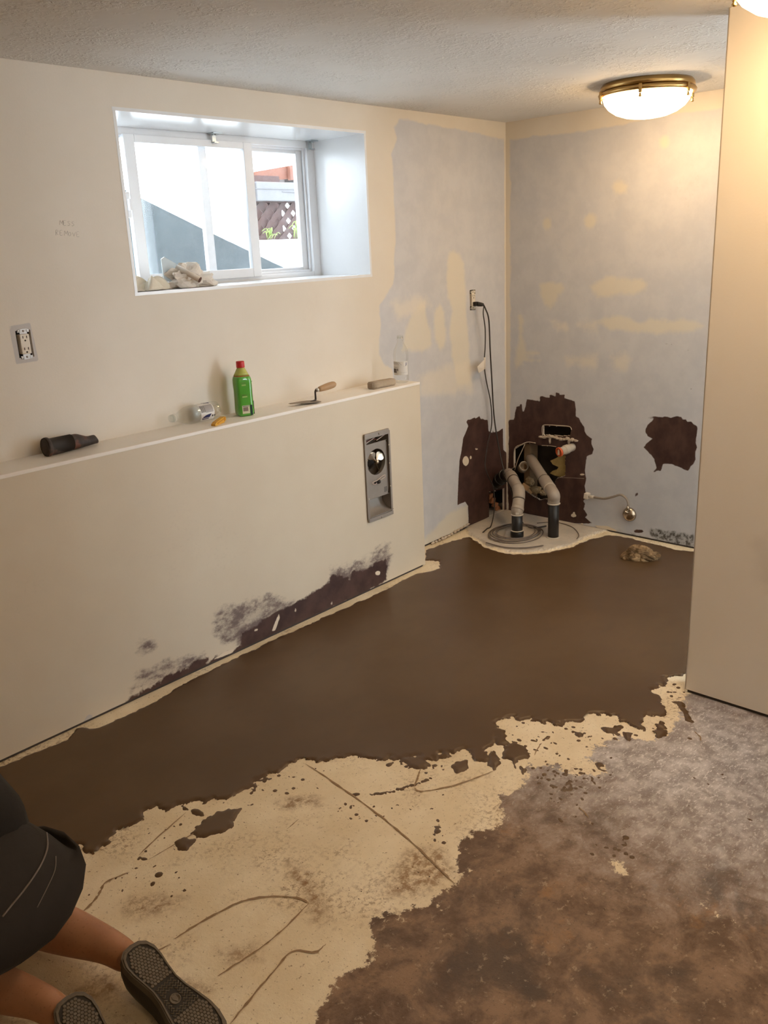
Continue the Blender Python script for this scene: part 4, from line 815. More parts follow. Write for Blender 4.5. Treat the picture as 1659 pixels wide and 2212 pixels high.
def water_bottle(label, loc, rot, print_kind, a):
    t = thing('water_bottle', label, 'bottle', loc, rot, None)
    obj('body', MB().lathe(BP, n=36), M_CLEAR, t, True)
    obj('thread_ring', MB().lathe([(0.0134, 0.196), (0.0140, 0.198), (0.0134, 0.200)], n=24).lathe([(0.0134, 0.191), (0.0140, 0.193), (0.0134, 0.195)], n=24), M_CLEAR, t, True)
    r = 0.0322
    lab = obj('film_label', MB().add(*patch(r, a-78, a+78, 0.036, 0.095, n=20)), M_LABEL, t, True)
    e = r+0.0004
    if print_kind == 0:      # facts panel, bar code and two navy swooshes
        obj('print', MB().add(*patch(e, a-18, a+36, 0.040, 0.074, n=8)), M_LGREY, lab, True)
        for k in range(9): obj('bar', MB().add(*patch(e, a-14, a+34, 0.0925-0.0022*k, 0.0936-0.0022*k, n=6)), M_INK if k % 3 else M_LGREY, lab, True)
        obj('print', MB().add(*on_cyl([(a-64, 0.088), (a-52, 0.089), (a-42, 0.084), (a-33, 0.074), (a-29, 0.062), (a-28, 0.050), (a-45, 0.056), (a-62, 0.060)], e)), M_NAVY, lab, True)
        obj('print', MB().add(*on_cyl([(a+48, 0.040), (a+66, 0.040), (a+70, 0.070), (a+50, 0.064)], e)), M_NAVY, lab, True)
        for i in range(10):
            h = 0.086-0.0028*i; obj('print', MB().add(*patch(e+0.0003, a-56, a-50.5, h-0.0016, h, n=2)), M_LABEL, lab, True)
        for i, wv in enumerate((0.0040, 0.0018, 0.0040)):
            h = 0.048-0.0052*i; obj('print', MB().add(*patch(e, a-50, a-37, h-wv, h, n=3)), M_INK, lab, True)
    else:                    # fine print, bar code and a navy shield
        for i in range(3): obj('print', MB().add(*patch(e, a-66, a-12+6*i, 0.0905-0.0036*i, 0.0920-0.0036*i, n=8)), M_LGREY, lab, True)
        for i in range(2): obj('print', MB().add(*patch(e, a-64, a-6-14*i, 0.0700-0.0030*i, 0.0714-0.0030*i, n=8)), M_LGREY, lab, True)
        for k in range(8): obj('bar', MB().add(*patch(e, a-62+5.4*k, a-59.5+5.4*k+(k % 2), 0.046, 0.064, n=1)), M_INK, lab, True)
        obj('print', MB().add(*patch(e, a-14, a-8, 0.054, 0.065, n=1)), M_INK, lab, True)
        obj('print', MB().add(*on_cyl([(a-2, 0.0935), (a+64, 0.0935), (a+64, 0.080), (a+56, 0.0745), (a+40, 0.0745), (a+20, 0.080), (a+6, 0.087)], e)), M_NAVY, lab, True)
        obj('print', MB().add(*on_cyl([(a+38, 0.0925), (a+58, 0.0925), (a+58, 0.0895), (a+38, 0.0895)], e+0.0003)), M_LABEL, lab, True)
        obj('print', MB().add(*on_cyl([(a+40, 0.0880), (a+57, 0.0880), (a+57, 0.0800), (a+48, 0.0770), (a+40, 0.0800)], e+0.0003)), M_LABEL, lab, True)
        obj('print', MB().add(*patch(e, a+10, a+66, 0.047, 0.0476, n=6)), M_LGREY, lab, True)
    t.scale = (1.13, 1.13, 1.13)
    return t
# lying: bottle axis along -x (mouth to the left); angle 270 deg looks at the room
water_bottle('empty clear water bottle lying on its side, silver label with navy swooshes', (-2.192, -0.040, Z+0.0375), (0, -math.pi/2, 0), 0, 292)
va = math.degrees(math.atan2(CAM[1]+0.115, CAM[0]+1.125))
water_bottle('clear water bottle standing upright at the end of the ledge behind the stone', (-1.105, -0.118, Z), (0, 0, 0), 1, va-18)

# --- yellow plastic piece
M_YEL = pmat('yellow_plastic', (0.62, 0.33, 0.035), 0.35, 0, 0.12, 30)
p = led = fl(467, 918, HH)
yt = thing('plastic_wedge', 'small yellow-orange plastic wedge in front of the lying bottle', 'plastic piece', (-2.27, -0.145, Z), (0, 0, 0.42))
obj('body', MB().prism([(-0.046, 0.001), (-0.034, 0.0), (0.030, 0.0), (0.046, 0.010), (0.047, 0.020), (0.036, 0.024), (0.0, 0.019), (-0.034, 0.014), (-0.047, 0.008)], lambda a, b, q: (a, q, b), -0.009, 0.009), M_YEL, yt, True)
obj('grip_rib', MB().box((0.004, -0.0095, 0.012), (0.060, 0.002, 0.004), Euler((0, -0.12, 0))).box((0.036, -0.0095, 0.014), (0.012, 0.003, 0.012)), pmat('amber_plastic', (0.50, 0.22, 0.02), 0.35, 0, 0.1, 30), yt, True)

# --- green drink bottle
def green_mat():
    t = NT('green_printed_film', 0.12, 0, 0.6)
    t.color(t.mix(t.noise(12, 2), (0.065, 0.33, 0.030), (0.10, 0.42, 0.045))); t.b.inputs['Coat Weight'].default_value = 0.5; t.b.inputs['Coat Roughness'].default_value = 0.05
    t.b.inputs['Transmission Weight'].default_value = 0.0; t.b.inputs['Subsurface Weight'].default_value = 0.0; return t.m
M_GREEN = green_mat()
M_NECK = pmat('pale_yellow_green_plastic', (0.42, 0.44, 0.10), 0.15, 0, 0.08, 20)
M_RED = pmat('red_cap_plastic', (0.55, 0.018, 0.022), 0.4, 0, 0.06, 30)
gb = thing('juice_bottle', 'full green drink bottle with a red cap, standing on the ledge', 'bottle', (-2.088, -0.088, Z), (0, 0, math.radians(-20)))
def sq_lathe(prof, n=44, p=5.0):
    v = []; f = []
    for (r, h, k) in prof:       # k: 0 round .. 1 square
        for i in range(n):
            a = 2*math.pi*i/n; c, s_ = math.cos(a), math.sin(a)
            sup = (abs(c)**p+abs(s_)**p)**(-1/p); rr = r*((1-k)+k*sup); v.append((rr*c, rr*s_, h))
    for j in range(len(prof)-1):
        for i in range(n): i2 = (i+1) % n; f.append((j*n+i, j*n+i2, (j+1)*n+i2, (j+1)*n+i))
    f.append(tuple(range(n-1, -1, -1))); f.append(tuple((len(prof)-1)*n+i for i in range(n)))
    return v, f
R_ = 0.0345
obj('body', MB().add(*sq_lathe([(0.026, 0.0, 1), (0.0325, 0.004, 1), (R_, 0.014, 1), (R_, 0.030, 1), (R_-0.001, 0.060, 1), (R_-0.0015, 0.100, 1), (R_, 0.135, 1), (R_, 0.150, 0.9), (0.0335, 0.158, 0.75), (0.0315, 0.164, 0.55)]), True), M_GREEN, gb, True)
obj('liquid_line', MB().add(*sq_lathe([(0.0317, 0.1630, 0.55), (0.0305, 0.1672, 0.45)]), True), pmat('amber_liquid_edge', (0.33, 0.07, 0.012), 0.15, 0, 0.2, 30), gb, True)
obj('neck', MB().add(*sq_lathe([(0.0305, 0.1672, 0.45), (0.0255, 0.178, 0.2), (0.0185, 0.192, 0.0), (0.0150, 0.198, 0.0), (0.0150, 0.203, 0)]), True), M_NECK, gb, True)
cap = obj('cap', MB().lathe([(0.0, 0.199), (0.0170, 0.199), (0.0174, 0.201), (0.0170, 0.222), (0.0160, 0.2245), (0.0, 0.2250)], n=32), M_RED, gb, True)
M_LGREEN = pmat('lime_print', (0.30, 0.50, 0.12), 0.3, 0, 0.1, 60); M_OLIVE = pmat('olive_print', (0.10, 0.21, 0.015), 0.3, 0, 0.1, 60)
M_TAUPE = pmat('taupe_print_panel', (0.24, 0.26, 0.16), 0.3, 0, 0.12, 60); M_DGREEN = pmat('dark_green_print', (0.008, 0.045, 0.03), 0.3, 0, 0.2, 60)
f_ = -R_-0.0003
def front(x0, x1, z0, z1, mat, d=0.0): obj('print', MB().box(((x0+x1)/2, f_-d, (z0+z1)/2), (x1-x0, 0.0006, z1-z0)), mat, gb, True)
front(-0.0165, 0.004, 0.137, 0.140, M_OLIVE); front(-0.014, 0.004, 0.127, 0.133, M_LGREEN)
front(-0.0165, 0.002, 0.088, 0.0905, M_OLIVE); front(-0.016, 0.006, 0.079, 0.085, M_LGREEN)
front(-0.020, 0.012, 0.012, 0.046, pmat('cream_print', (0.62, 0.60, 0.42), 0.4, 0, 0.05, 40)); front(-0.018, 0.010, 0.0415, 0.0438, M_DGREEN, 0.0004); front(-0.0165, 0.0055, 0.022, 0.039, pmat('bar_print_ground', (0.36, 0.27, 0.20), 0.4), 0.0004)
for k in range(7): front(-0.0160+0.0030*k, -0.0148+0.0030*k, 0.0225, 0.0385, M_INK, 0.0007)
front(0.014, 0.024, 0.004, 0.046, M_DGREEN)
s_x = R_+0.0003
def side(y0, y1, z0, z1, mat, d=0.0): obj('print', MB().box((s_x+d, (y0+y1)/2, (z0+z1)/2), (0.0006, y1-y0, z1-z0)), mat, gb, True)
side(-0.020, 0.018, 0.030, 0.142, M_TAUPE); side(-0.022, 0.018, 0.138, 0.1425, M_DGREEN, 0.0004); side(-0.024, -0.012, 0.004, 0.060, M_DGREEN, 0.0004)
r5 = random.Random(11)
for k in range(11): zz = 0.132-0.0085*k; side(-0.017+r5.uniform(0, 0.006), 0.004+r5.uniform(-0.004, 0.010), zz-0.0032, zz, M_DGREEN if k % 3 else M_LGREEN, 0.0004)

# --- pointing trowel
M_BLADE = pmat('cement-stained steel'.replace(' ', '_').replace('-', '_'), (0.25, 0.205, 0.165), 0.5, 0.45, 0.25, 35, 0.3)
M_SHANK = pmat('dark_forged_steel', (0.060, 0.045, 0.038), 0.45, 0.6, 0.2, 30)
M_HANDLE = pmat('worn_beech_handle', (0.47, 0.295, 0.155), 0.5, 0, 0.18, 18)
hb = fl(692, 874, HH)
tw_ = thing('pointing_trowel', 'pointing trowel with worn wooden handle and cement-stained blade', 'trowel', (-1.718, -0.135, Z), (0, 0, math.radians(-8)))
out = [(0.010, -0.030), (0.012, 0.0), (0.010, 0.030), (-0.020, 0.042), (-0.060, 0.034), (-0.110, 0.016), (-0.142, 0.002), (-0.146, 0.0), (-0.142, -0.002), (-0.110, -0.016), (-0.060, -0.034), (-0.020, -0.042)]
obj('blade', MB().prism(out, lambda a, b, q: (a, b*0.9, q+0.003+max(0, -a)*0.075), 0, 0.0020), M_BLADE, tw_, True)
mm = MB()
for k in range(9): mm.blob((-0.03-0.012*k, r5.uniform(-0.018, 0.018)*(1-k/11), 0.0055+0.0009*k), (0.013, 0.010, 0.0022), k, 0.3, 2)
obj('dried_mortar', mm, pmat('dried_mortar', (0.34, 0.28, 0.22), 0.9, 0, 0.2, 60, 0.4), tw_, True)
obj('shank', MB().tube([(-0.030, 0, 0.0062), (-0.012, 0, 0.0068), (-0.002, 0, 0.010), (0.000, 0, 0.020), (0.000, 0, 0.044), (0.003, 0, 0.052), (0.012, 0, 0.056)], [0.0030, 0.0048, 0.0048, 0.0045, 0.0042, 0.0042, 0.0040], 10, 5), M_SHANK, tw_, True)
hax = Vector((1, -0.10, 0.16)).normalized()
obj('ferrule', MB().lathe([(0.0, 0), (0.0080, 0.0), (0.0098, 0.014), (0.0, 0.015)], (0.004, 0.0, 0.052), hax, 18), pmat('pale_ferrule', (0.52, 0.50, 0.46), 0.35, 0.7, 0.1, 20), tw_, True)
obj('handle', MB().lathe([(0.0095, 0.012), (0.0125, 0.024), (0.0150, 0.050), (0.0158, 0.072), (0.0150, 0.090), (0.0115, 0.101), (0.0050, 0.107), (0.0, 0.108)], (0.004, 0.0, 0.052), hax, 22), M_HANDLE, tw_, True)

# --- rubbing stone
def stone_mesh():
    bm = bmesh.new(); bmesh.ops.create_cube(bm, size=1.0); bmesh.ops.scale(bm, vec=(0.158, 0.042, 0.033), verts=bm.verts)
    bmesh.ops.bevel(bm, geom=bm.edges[:], offset=0.005, segments=2, affect='EDGES'); bmesh.ops.subdivide_edges(bm, edges=bm.edges[:], cuts=3, use_grid_fill=True)
    from mathutils import noise
    for v in bm.verts:
        k = noise.noise(v.co*38)*0.0022+noise.noise(v.co*95+Vector((3, 1, 7)))*0.0011
        if v.co.y < -0.015 and v.co.x > -0.04: k -= 0.0030*max(0, noise.noise(v.co*26+Vector((1, 5, 2))))*2
        v.co += v.co.normalized()*k
    zmin = min(v.co.z for v in bm.verts); bm.verts.index_update()
    r = ([(v.co.x, v.co.y, v.co.z-zmin) for v in bm.verts], [[v.index for v in f.verts] for f in bm.faces]); bm.free(); return r
st = thing('rubbing_stone', 'grey-brown chipped rubbing stone lying near the end of the ledge', 'stone', (-1.262, -0.125, Z), (0, 0, math.radians(-3)))
obj('block', MB().add(*stone_mesh(), True), pmat('gritty_stone', (0.40, 0.325, 0.245), 0.9, 0, 0.18, 45, 0.6), st, True)
obj('end_face', MB().box((-0.0795, 0.0, 0.0165), (0.002, 0.034, 0.025), bev=0.0008), pmat('dark_end_stone', (0.30, 0.235, 0.175), 0.9, 0, 0.15, 60, 0.5), st, True)  # left end face in a darker stone colour

# --- heap on the window sill
ZS = WZ0+0.0016
def vn(x, y): return float(vnoise(np.array([x+40.0]), np.array([y+40.0]))[0])*2-1
def rag_mesh(c, rx, ry, rz, seed, rot, fq=1.0):
    from mathutils import noise
    bm = bmesh.new(); bmesh.ops.create_icosphere(bm, subdivisions=6, radius=1.0); bm.verts.index_update(); vs = []
    for v in bm.verts:
        q = v.co.copy(); ax = q.x*0.35+q.y*1.0+q.z*0.6
        w1 = noise.noise(q*1.3+Vector((seed, 0, 0)))
        f1 = abs(noise.noise(Vector((q.x*1.6, q.y*4.2+1.5*w1, q.z*3.2))*fq+Vector((seed, 4, 1)))); f2 = abs(noise.noise(Vector((q.x*3.2+w1, q.y*9, q.z*7))+Vector((2, seed, 7))))
        k = 0.86+0.24*w1-0.30*max(0, 0.22-f1)*3-0.12*max(0, 0.2-f2)*3
        if q.x > 0.35: k *= 1+0.22*(q.x-0.35)*(1 if q.z < 0.25 else -0.8)
        p = Vector((q.x*rx*k, q.y*ry*k, max(-0.30, q.z)*rz*k+0.30*rz*0.86))
        p.rotate(Euler((0, 0, rot))); vs.append((c[0]+p.x, c[1]+p.y, c[2]+max(0.0, p.z)))
    fs = [[v.index for v in f.verts] for f in bm.faces]; bm.free(); return vs, fs
M_CANV = pmat('cream_canvas', (0.70, 0.64, 0.52), 0.85, 0, 0.10, 40, 0.3)
M_PAPER = pmat('crumpled_brown_white_paper', (0.70, 0.645, 0.575), 0.8, 0, 0.14, 25, 0.1)
def solid(o, t):
    md = o.modifiers.new('thickness', 'SOLIDIFY'); md.thickness = t; md.offset = 1.0; return o
q = [lw(u, 615, 0.07) for u in (300, 345, 400, 455)]
def folded_cloth(cx, cy, rx, ry, h, seed, na=72, nr=16):
    # cloth pushed into a heap: smooth folds running out from the middle
    r_ = random.Random(seed); ph = [r_.uniform(0, 6.28) for _ in range(6)]; v = []; f = []
    for i in range(nr+1):
        t_ = i/nr
        for k in range(na):
            a = 2*math.pi*k/na; fold = 0.5+0.5*math.cos(5*a+ph[0]+1.4*math.sin(2*a+ph[1])); fine = 0.5+0.5*math.cos(11*a+ph[2]+2.0*t_+math.sin(3*a+ph[3]))
            R = t_*(1+0.16*math.sin(3*a+ph[4])+0.10*math.cos(5*a+ph[0])*t_)
            z = h*((1-t_**1.6)*(0.55+0.35*math.sin(2.2*a+ph[5])*t_)+0.62*(fold*0.7+fine*0.4)*math.sin(math.pi*min(1, t_*0.93))**0.9)
            tw = 0.35*math.sin(a*2+ph[3])*t_
            v.append((cx+rx*R*math.cos(a+tw), cy+ry*R*math.sin(a+tw), ZS+0.0015+max(0.0, z*(1 if t_ < 0.999 else 0.25))))
    for i in range(nr):
        for k in range(na): k2 = (k+1) % na; f.append((i*na+k, i*na+k2, (i+1)*na+k2, (i+1)*na+k))
    return v, f
def crumpled(cx, cy, rx, ry, h, seed):
    # hand-crushed paper: sharp flat facets
    bm = bmesh.new(); bmesh.ops.create_icosphere(bm, subdivisions=4, radius=1.0); r_ = random.Random(seed); bm.verts.index_update(); vs = []
    seeds = [(Vector((r_.gauss(0, 1), r_.gauss(0, 1), r_.gauss(0, 1))).normalized(), r_.uniform(0.45, 1.18)) for _ in range(130)]
    for vt in bm.verts:
        ds = sorted(((vt.co-q).length, k) for q, k in seeds)[:3]; ww = [1/(d+0.01)**4.0 for d, k in ds]; k = sum(w_*q[1] for w_, q in zip(ww, ds))/sum(ww)
        p = vt.co*k; vs.append((cx+p.x*rx, cy+p.y*ry, ZS+0.001+max(0.0, (p.z+0.35)*h/1.35)))
    fs = [[x.index for x in f.verts] for f in bm.faces]; bm.free(); return vs, fs
tag(solid(obj('canvas_rag', MB().add(*folded_cloth(-2.372, 0.080, 0.100, 0.062, 0.050, 4), True), M_CANV), 0.0015), 'cream canvas rag crumpled in the left corner of the window sill', 'rag')
tag(obj('crumpled_paper', MB().add(*crumpled(-2.165, 0.085, 0.125, 0.070, 0.095, 6), False), M_PAPER), 'crumpled brownish white paper on the window sill, right of the rag', 'paper')
def sheet_plastic():
    t = NT('milky_plastic', 0.2); t.color((0.62, 0.72, 0.78)); t.b.inputs['Transmission Weight'].default_value = 0.25; t.b.inputs['Roughness'].default_value = 0.25; return t.m
m = MB().prism([(-0.058, 0.0), (0.050, -0.004), (0.030, 0.060), (-0.036, 0.098), (-0.052, 0.090)], lambda a, b, q: (-2.235+a+0.1*b, 0.085+q+0.25*b, ZS+0.030+b*0.95), 0.0, 0.003)
pl = tag(obj('plastic_offcut', m, sheet_plastic()), 'milky clear plastic offcut stuck upright in the heap on the sill', 'plastic piece')
dw = thing('wooden_peg', 'round wooden peg with a dark brown end, lying on the heap on the sill', 'peg', (-2.170, 0.045, ZS+0.03))
d0 = np.array((-2.186, -0.006, ZS+0.030)); d1 = np.array((-2.232, 0.075, ZS+0.082))
obj('shaft', MB().cyl(d0, d1, 0.0115, 0.0105, 18), pmat('pale_bare_wood', (0.66, 0.58, 0.48), 0.6, 0, 0.1, 20), dw)
dv = (d0-d1)/np.linalg.norm(d0-d1)
obj('dark_end', MB().cyl(d0, d0+dv*0.002, 0.0117, 0.0112, 18), pmat('brown_end_grain', (0.135, 0.065, 0.045), 0.7, 0, 0.2, 50), dw)

# ================================================================== PENCIL NOTE ON THE WALL
M_PENC = pmat('faint_pencil', (0.50, 0.45, 0.39), 0.7, 0, 0.1, 60)
Rm = Matrix.Rotation(math.pi/2, 4, 'X')
pn = thing('pencil_note', 'faint two-line pencil note on the wall left of the window', 'writing', (-2.72, -0.001, 1.72))
def hand(strokes, u0, v0, su):
    m = MB()
    for st_ in strokes:
        m.tube([lw(u0+x*su, v0+y*su, -0.0003) for x, y in st_], 0.0007, 4, 3)
    return m
G = {'M': [[(0, 10), (1, 0), (4, 7), (7, 0), (8, 10)]], 'E': [[(5, 0), (0, 0), (0, 10), (5, 10)], [(0, 5), (4, 5)]], 'S': [[(5, 1), (2, 0), (0, 2), (3, 5), (5, 8), (2, 10), (0, 9)]], 'R': [[(0, 11), (0, 0), (4, 1), (4, 4), (0, 5), (5, 10)]], 'O': [[(3, 2), (0, 5), (2, 10), (5, 8), (5, 4), (3, 2)]], 'V': [[(0, 2), (3, 10), (6, 1)]]}
def word(wd, u0, v0, su, step, rise):
    allS = []
    for i, ch in enumerate(wd):
        allS += [[(x+i*step, y+i*rise) for x, y in s_] for s_ in G[ch]]
    return hand(allS, u0, v0, su)
obj('word', word('MESS', 129, 476, 0.95, 9.2, 0.9), M_PENC, pn)
obj('word', word('REMOVE', 121, 497, 1.0, 9.0, 0.8), M_PENC, pn)
# ================================================================== PIPES IN THE CORNER
M_PVC = pmat('grey_pvc', (0.36, 0.31, 0.26), 0.42, 0, 0.08, 20)
M_PVCL = pmat('pale_pvc_rim', (0.55, 0.50, 0.43), 0.45, 0, 0.08, 20)
M_ABS = pmat('black_abs', (0.014, 0.014, 0.016), 0.38, 0, 0.25, 25)
M_GASK = pmat('dark_gasket', (0.05, 0.035, 0.028), 0.6, 0, 0.2, 30)
ZP = 0.008
def ring(c, ax, r, h, prof=0.003): return MB().lathe([(r-prof, 0), (r, h*0.25), (r, h*0.75), (r-prof, h)], c, ax, 24)
def vert(b, v):                                  # height above floor point b that shows at image row v
    lo, hi = 0.0, 1.5
    for _ in range(40):
        z = (lo+hi)/2; d = np.array([b[0], b[1], z])-CAM
        y = 1106.0-FPX*float(d@_u)/float(d@_f)
        if y > v: lo = z
        else: hi = z
    return z
# left pipe
b1 = fl(1117, 1164); zt = vert(b1, 1110); R1 = 0.033
p1 = thing('drain_pipe', 'left drain pipe, grey elbows on a short black riser inside the wire coil', 'pipe', (b1[0], b1[1], ZP))
obj('riser', MB().lathe([(0.0, 0), (R1-0.002, 0.0), (R1-0.002, zt-ZP-0.002), (R1-0.006, zt-ZP-0.001)], (b1[0], b1[1], ZP), (0, 0, 1), 28), M_ABS, p1)
zc = vert(b1, 1146)
obj('coupling', MB().lathe([(R1-0.002, 0.0), (R1+0.002, 0.004), (R1+0.0045, 0.010), (R1+0.0045, zc-ZP-0.006), (R1+0.002, zc-ZP)], (b1[0], b1[1], ZP), (0, 0, 1), 28), M_ABS, p1)
obj('collar', ring((b1[0], b1[1], zc), (0, 0, 1), R1+0.005, 0.005), M_PVCL, p1)
obj('collar', ring((b1[0], b1[1], zt-0.006), (0, 0, 1), R1+0.003, 0.007), M_PVCL, p1)
t0 = V3((b1[0], b1[1], zt))
e1 = V3(lw(1098, 1022, -0.125)); k1 = V3(plane(1121, 1063, BN, 0.33))
pathA = [t0+Vector((0, 0, -0.004)), t0+Vector((0.0, 0.0, 0.018)), t0+(k1-t0)*0.30+Vector((-0.004, -0.004, 0.006)), k1, k1+(e1-k1)*0.35+Vector((0, 0, 0.012)), k1+(e1-k1)*0.7+Vector((0, 0, 0.010)), e1]
el = obj('bent_pipe', MB().tube(pathA, [0.030, 0.033, 0.034, 0.031, 0.031, 0.032, 0.031], 24, 8), M_PVC, p1)
P_ = smooth_path(pathA, 8)
for i, rr in ((14, 0.0355), (20, 0.036), (27, 0.0345), (36, 0.0352), (42, 0.035)):
    d = (P_[i+1]-P_[i-1]).normalized(); obj('gasket', ring(P_[i]-d*0.003, d, rr, 0.0055), M_GASK, el)
for (i, j, rr) in ((9, 14, 0.0362), (20, 27, 0.0352), (36, 42, 0.0350)):
    obj('socket', MB().tube(P_[i:j+1], rr, 24, 1), M_PVC, el)
obj('sticker', MB().box(P_[5]+Vector((-0.030, -0.021, 0.004)), (0.003, 0.018, 0.012), Euler((0, 0, 0.6))), M_PVCL, el)
# black bend into the left wall
wl = V3(lw(1066, 1042, 0.03))
bl = [e1+Vector((-0.006, 0.0, -0.004)), e1+(wl-e1)*0.35+Vector((0.0, 0, -0.002)), e1+(wl-e1)*0.7+Vector((0, 0, -0.012)), wl+Vector((0, 0.01, -0.02))]
bb = obj('black_bend', MB().tube(bl, [0.034, 0.036, 0.038, 0.036], 22, 6), M_ABS, p1)
Pb = smooth_path(bl, 6)
for i in (4, 9, 13):
    d = (Pb[i+1]-Pb[i-1]).normalized(); obj('rib', ring(Pb[i]-d*0.004, d, 0.0405, 0.008), M_ABS, bb)
# right pipe
b2 = fl(1195, 1163); zt2 = vert(b2, 1087); R2 = 0.0315
p2 = thing('drain_pipe', 'right drain pipe, grey elbow on a tall black riser, coming out of the wall', 'pipe', (b2[0], b2[1], ZP))
obj('riser', MB().lathe([(0.0, 0), (R2-0.001, 0.0), (R2-0.001, zt2-ZP-0.002), (R2-0.005, zt2-ZP-0.001)], (b2[0], b2[1], ZP), (0, 0, 1), 28), M_ABS, p2)
obj('foot_ring', ring((b2[0], b2[1], ZP-0.001), (0, 0, 1), R2+0.010, 0.006, 0.005), M_PVCL, p2)
obj('collar', ring((b2[0], b2[1], zt2-0.005), (0, 0, 1), R2+0.005, 0.008), M_PVCL, p2)
t2 = V3((b2[0], b2[1], zt2)); e2 = V3(bw(1146, 990, -0.05))
k2 = t2+Vector((0.004, 0.006, 0.052))
pathB = [t2+Vector((0, 0, -0.004)), t2+Vector((0, 0, 0.024)), k2, k2+(e2-k2)*0.30, k2+(e2-k2)*0.62, e2]
e2o = obj('bent_pipe', MB().tube(pathB, [0.0315, 0.034, 0.0345, 0.0325, 0.031, 0.031], 24, 8), M_PVC, p2)
P_ = smooth_path(pathB, 8)
for i in (20, 26):
    d = (P_[i+1]-P_[i-1]).normalized(); obj('gasket', ring(P_[i]-d*0.003, d, 0.0355, 0.006), M_GASK if i == 26 else M_PVCL, e2o)
obj('socket', MB().tube(P_[20:27], 0.0345, 24, 1), M_PVC, e2o)
# grey pipe stub deep in the wall hole
s0 = V3(bw(1128, 1012, -0.03)); s1 = V3(bw(1134, 1004, 0.015))
tag(obj('pipe_stub', MB().lathe([(0.018, 0), (0.030, 0.0), (0.030, 0.055), (0.024, 0.055), (0.023, 0.01)], s0, s1-s0, 24), M_PVC), 'dark open pipe stub inside the wall hole behind the left pipe', 'pipe')
# capped stub
c0 = V3(bw(1236, 966, 0.0)); c1 = V3(bw(1207, 977, 0.095)); cx_ = (c1-c0)
cs = thing('capped_stub', 'pale pipe stub with an orange end cap sticking out of the back wall', 'pipe', c0)
obj('pipe', MB().cyl(c0-cx_*0.25, c1-cx_*0.15, 0.0235, None, 24), M_PVCL, cs)
obj('coupling', MB().lathe([(0.0245, 0), (0.0275, 0.003), (0.0275, 0.026), (0.0245, 0.029)], c0+cx_*0.30, cx_, 24), M_PVCL, cs)
cap_ = obj('end_cap', MB().lathe([(0.0245, 0), (0.0275, 0.002), (0.0278, 0.012), (0.0255, 0.014), (0.022, 0.014), (0.021, 0.010), (0.0, 0.010)], c1-cx_.normalized()*0.012, cx_, 28), pmat('orange_plastic', (0.60, 0.105, 0.028), 0.4, 0, 0.1, 30), cs)
obj('cap_tab', MB().box(c1+cx_.normalized()*0.001, (0.006, 0.010, 0.030), Euler((0, 0.1, 0.4)), bev=0.002), pmat('pale_tab', (0.52, 0.42, 0.32), 0.5), cap_)
# debris in and on the holes
M_INS = pmat('yellow_insulation', (0.33, 0.235, 0.085), 0.95, 0, 0.25, 60, 0.6)
ins = [(lambda Q: (float(Q@BD), Q[2]))(bw(*p)) for p in crop([(1035, 815), (1090, 790), (1130, 762), (1208, 762), (1210, 968), (1130, 975), (1080, 962), (1030, 940), (1060, 915), (1100, 905), (1118, 878), (1060, 852)], *C2)]
tag(obj('insulation_batt', MB().prism(ins, lambda a, b, q: bpt(a, b, q), -0.055, -0.020), M_INS), 'yellow insulation showing in the wall hole below the orange cap', 'insulation')
for i, (u, v, o, r, lb) in enumerate(((1145, 1040, 0.012, (0.018, 0.028, 0.026), 'tan insulation lump between the two drain pipes'), (1158, 1058, 0.012, (0.018, 0.034, 0.022), 'tan rubble lump against the wall left of the right pipe'), (1174, 1064, 0.012, (0.016, 0.030, 0.016), 'crumbly grey-tan lump behind the right pipe elbow'))):
    tag(obj('rubble_lump', MB().blob(bw(u, v, o), r, i+2, 0.45, 4, 2.4), pmat('tan_rubble_%d' % i, (0.32-0.03*i, 0.235-0.02*i, 0.14-0.01*i), 0.95, 0, 0.35, 60, 0.8)), lb, 'rubble')
tag(obj('wood_block', MB().box(bw(1136, 1052, 0.03), (0.03, 0.05, 0.03), Euler((0.5, 0.3, 0.2)), bev=0.003).box(bw(1142, 1058, 0.025), (0.02, 0.06, 0.016), Euler((0.7, 0.1, 0.2)), bev=0.002), pmat('raw_wood', (0.42, 0.27, 0.14), 0.8, 0, 0.2, 25)), 'small raw wood offcut wedged beside the left pipe', 'wood')
M_PLAS = pmat('broken_plaster', (0.50, 0.42, 0.34), 0.9, 0, 0.15, 50, 0.5)
fr_ = thing('plaster_fringe', 'torn plaster fringe under the rectangular slot in the back wall', 'plaster', bw(1205, 947, 0.0)); r6 = random.Random(8)
for k in range(13):
    u = 1169+6.2*k+r6.uniform(-1, 1); v = 942+0.12*(u-1170)+r6.uniform(-2, 2)
    obj('fragment', MB().blob(bw(u, v, 0.006), (0.008+r6.random()*0.006, 0.012+r6.random()*0.008, 0.006+r6.random()*0.005), k, 0.5, 2, 2.0), M_PLAS, fr_)
for u, v in ((1188, 951), (1229, 953)): obj('fragment', MB().blob(bw(u, v, 0.005), (0.006, 0.008, 0.022), u, 0.4, 2, 2.0), M_PLAS, fr_)
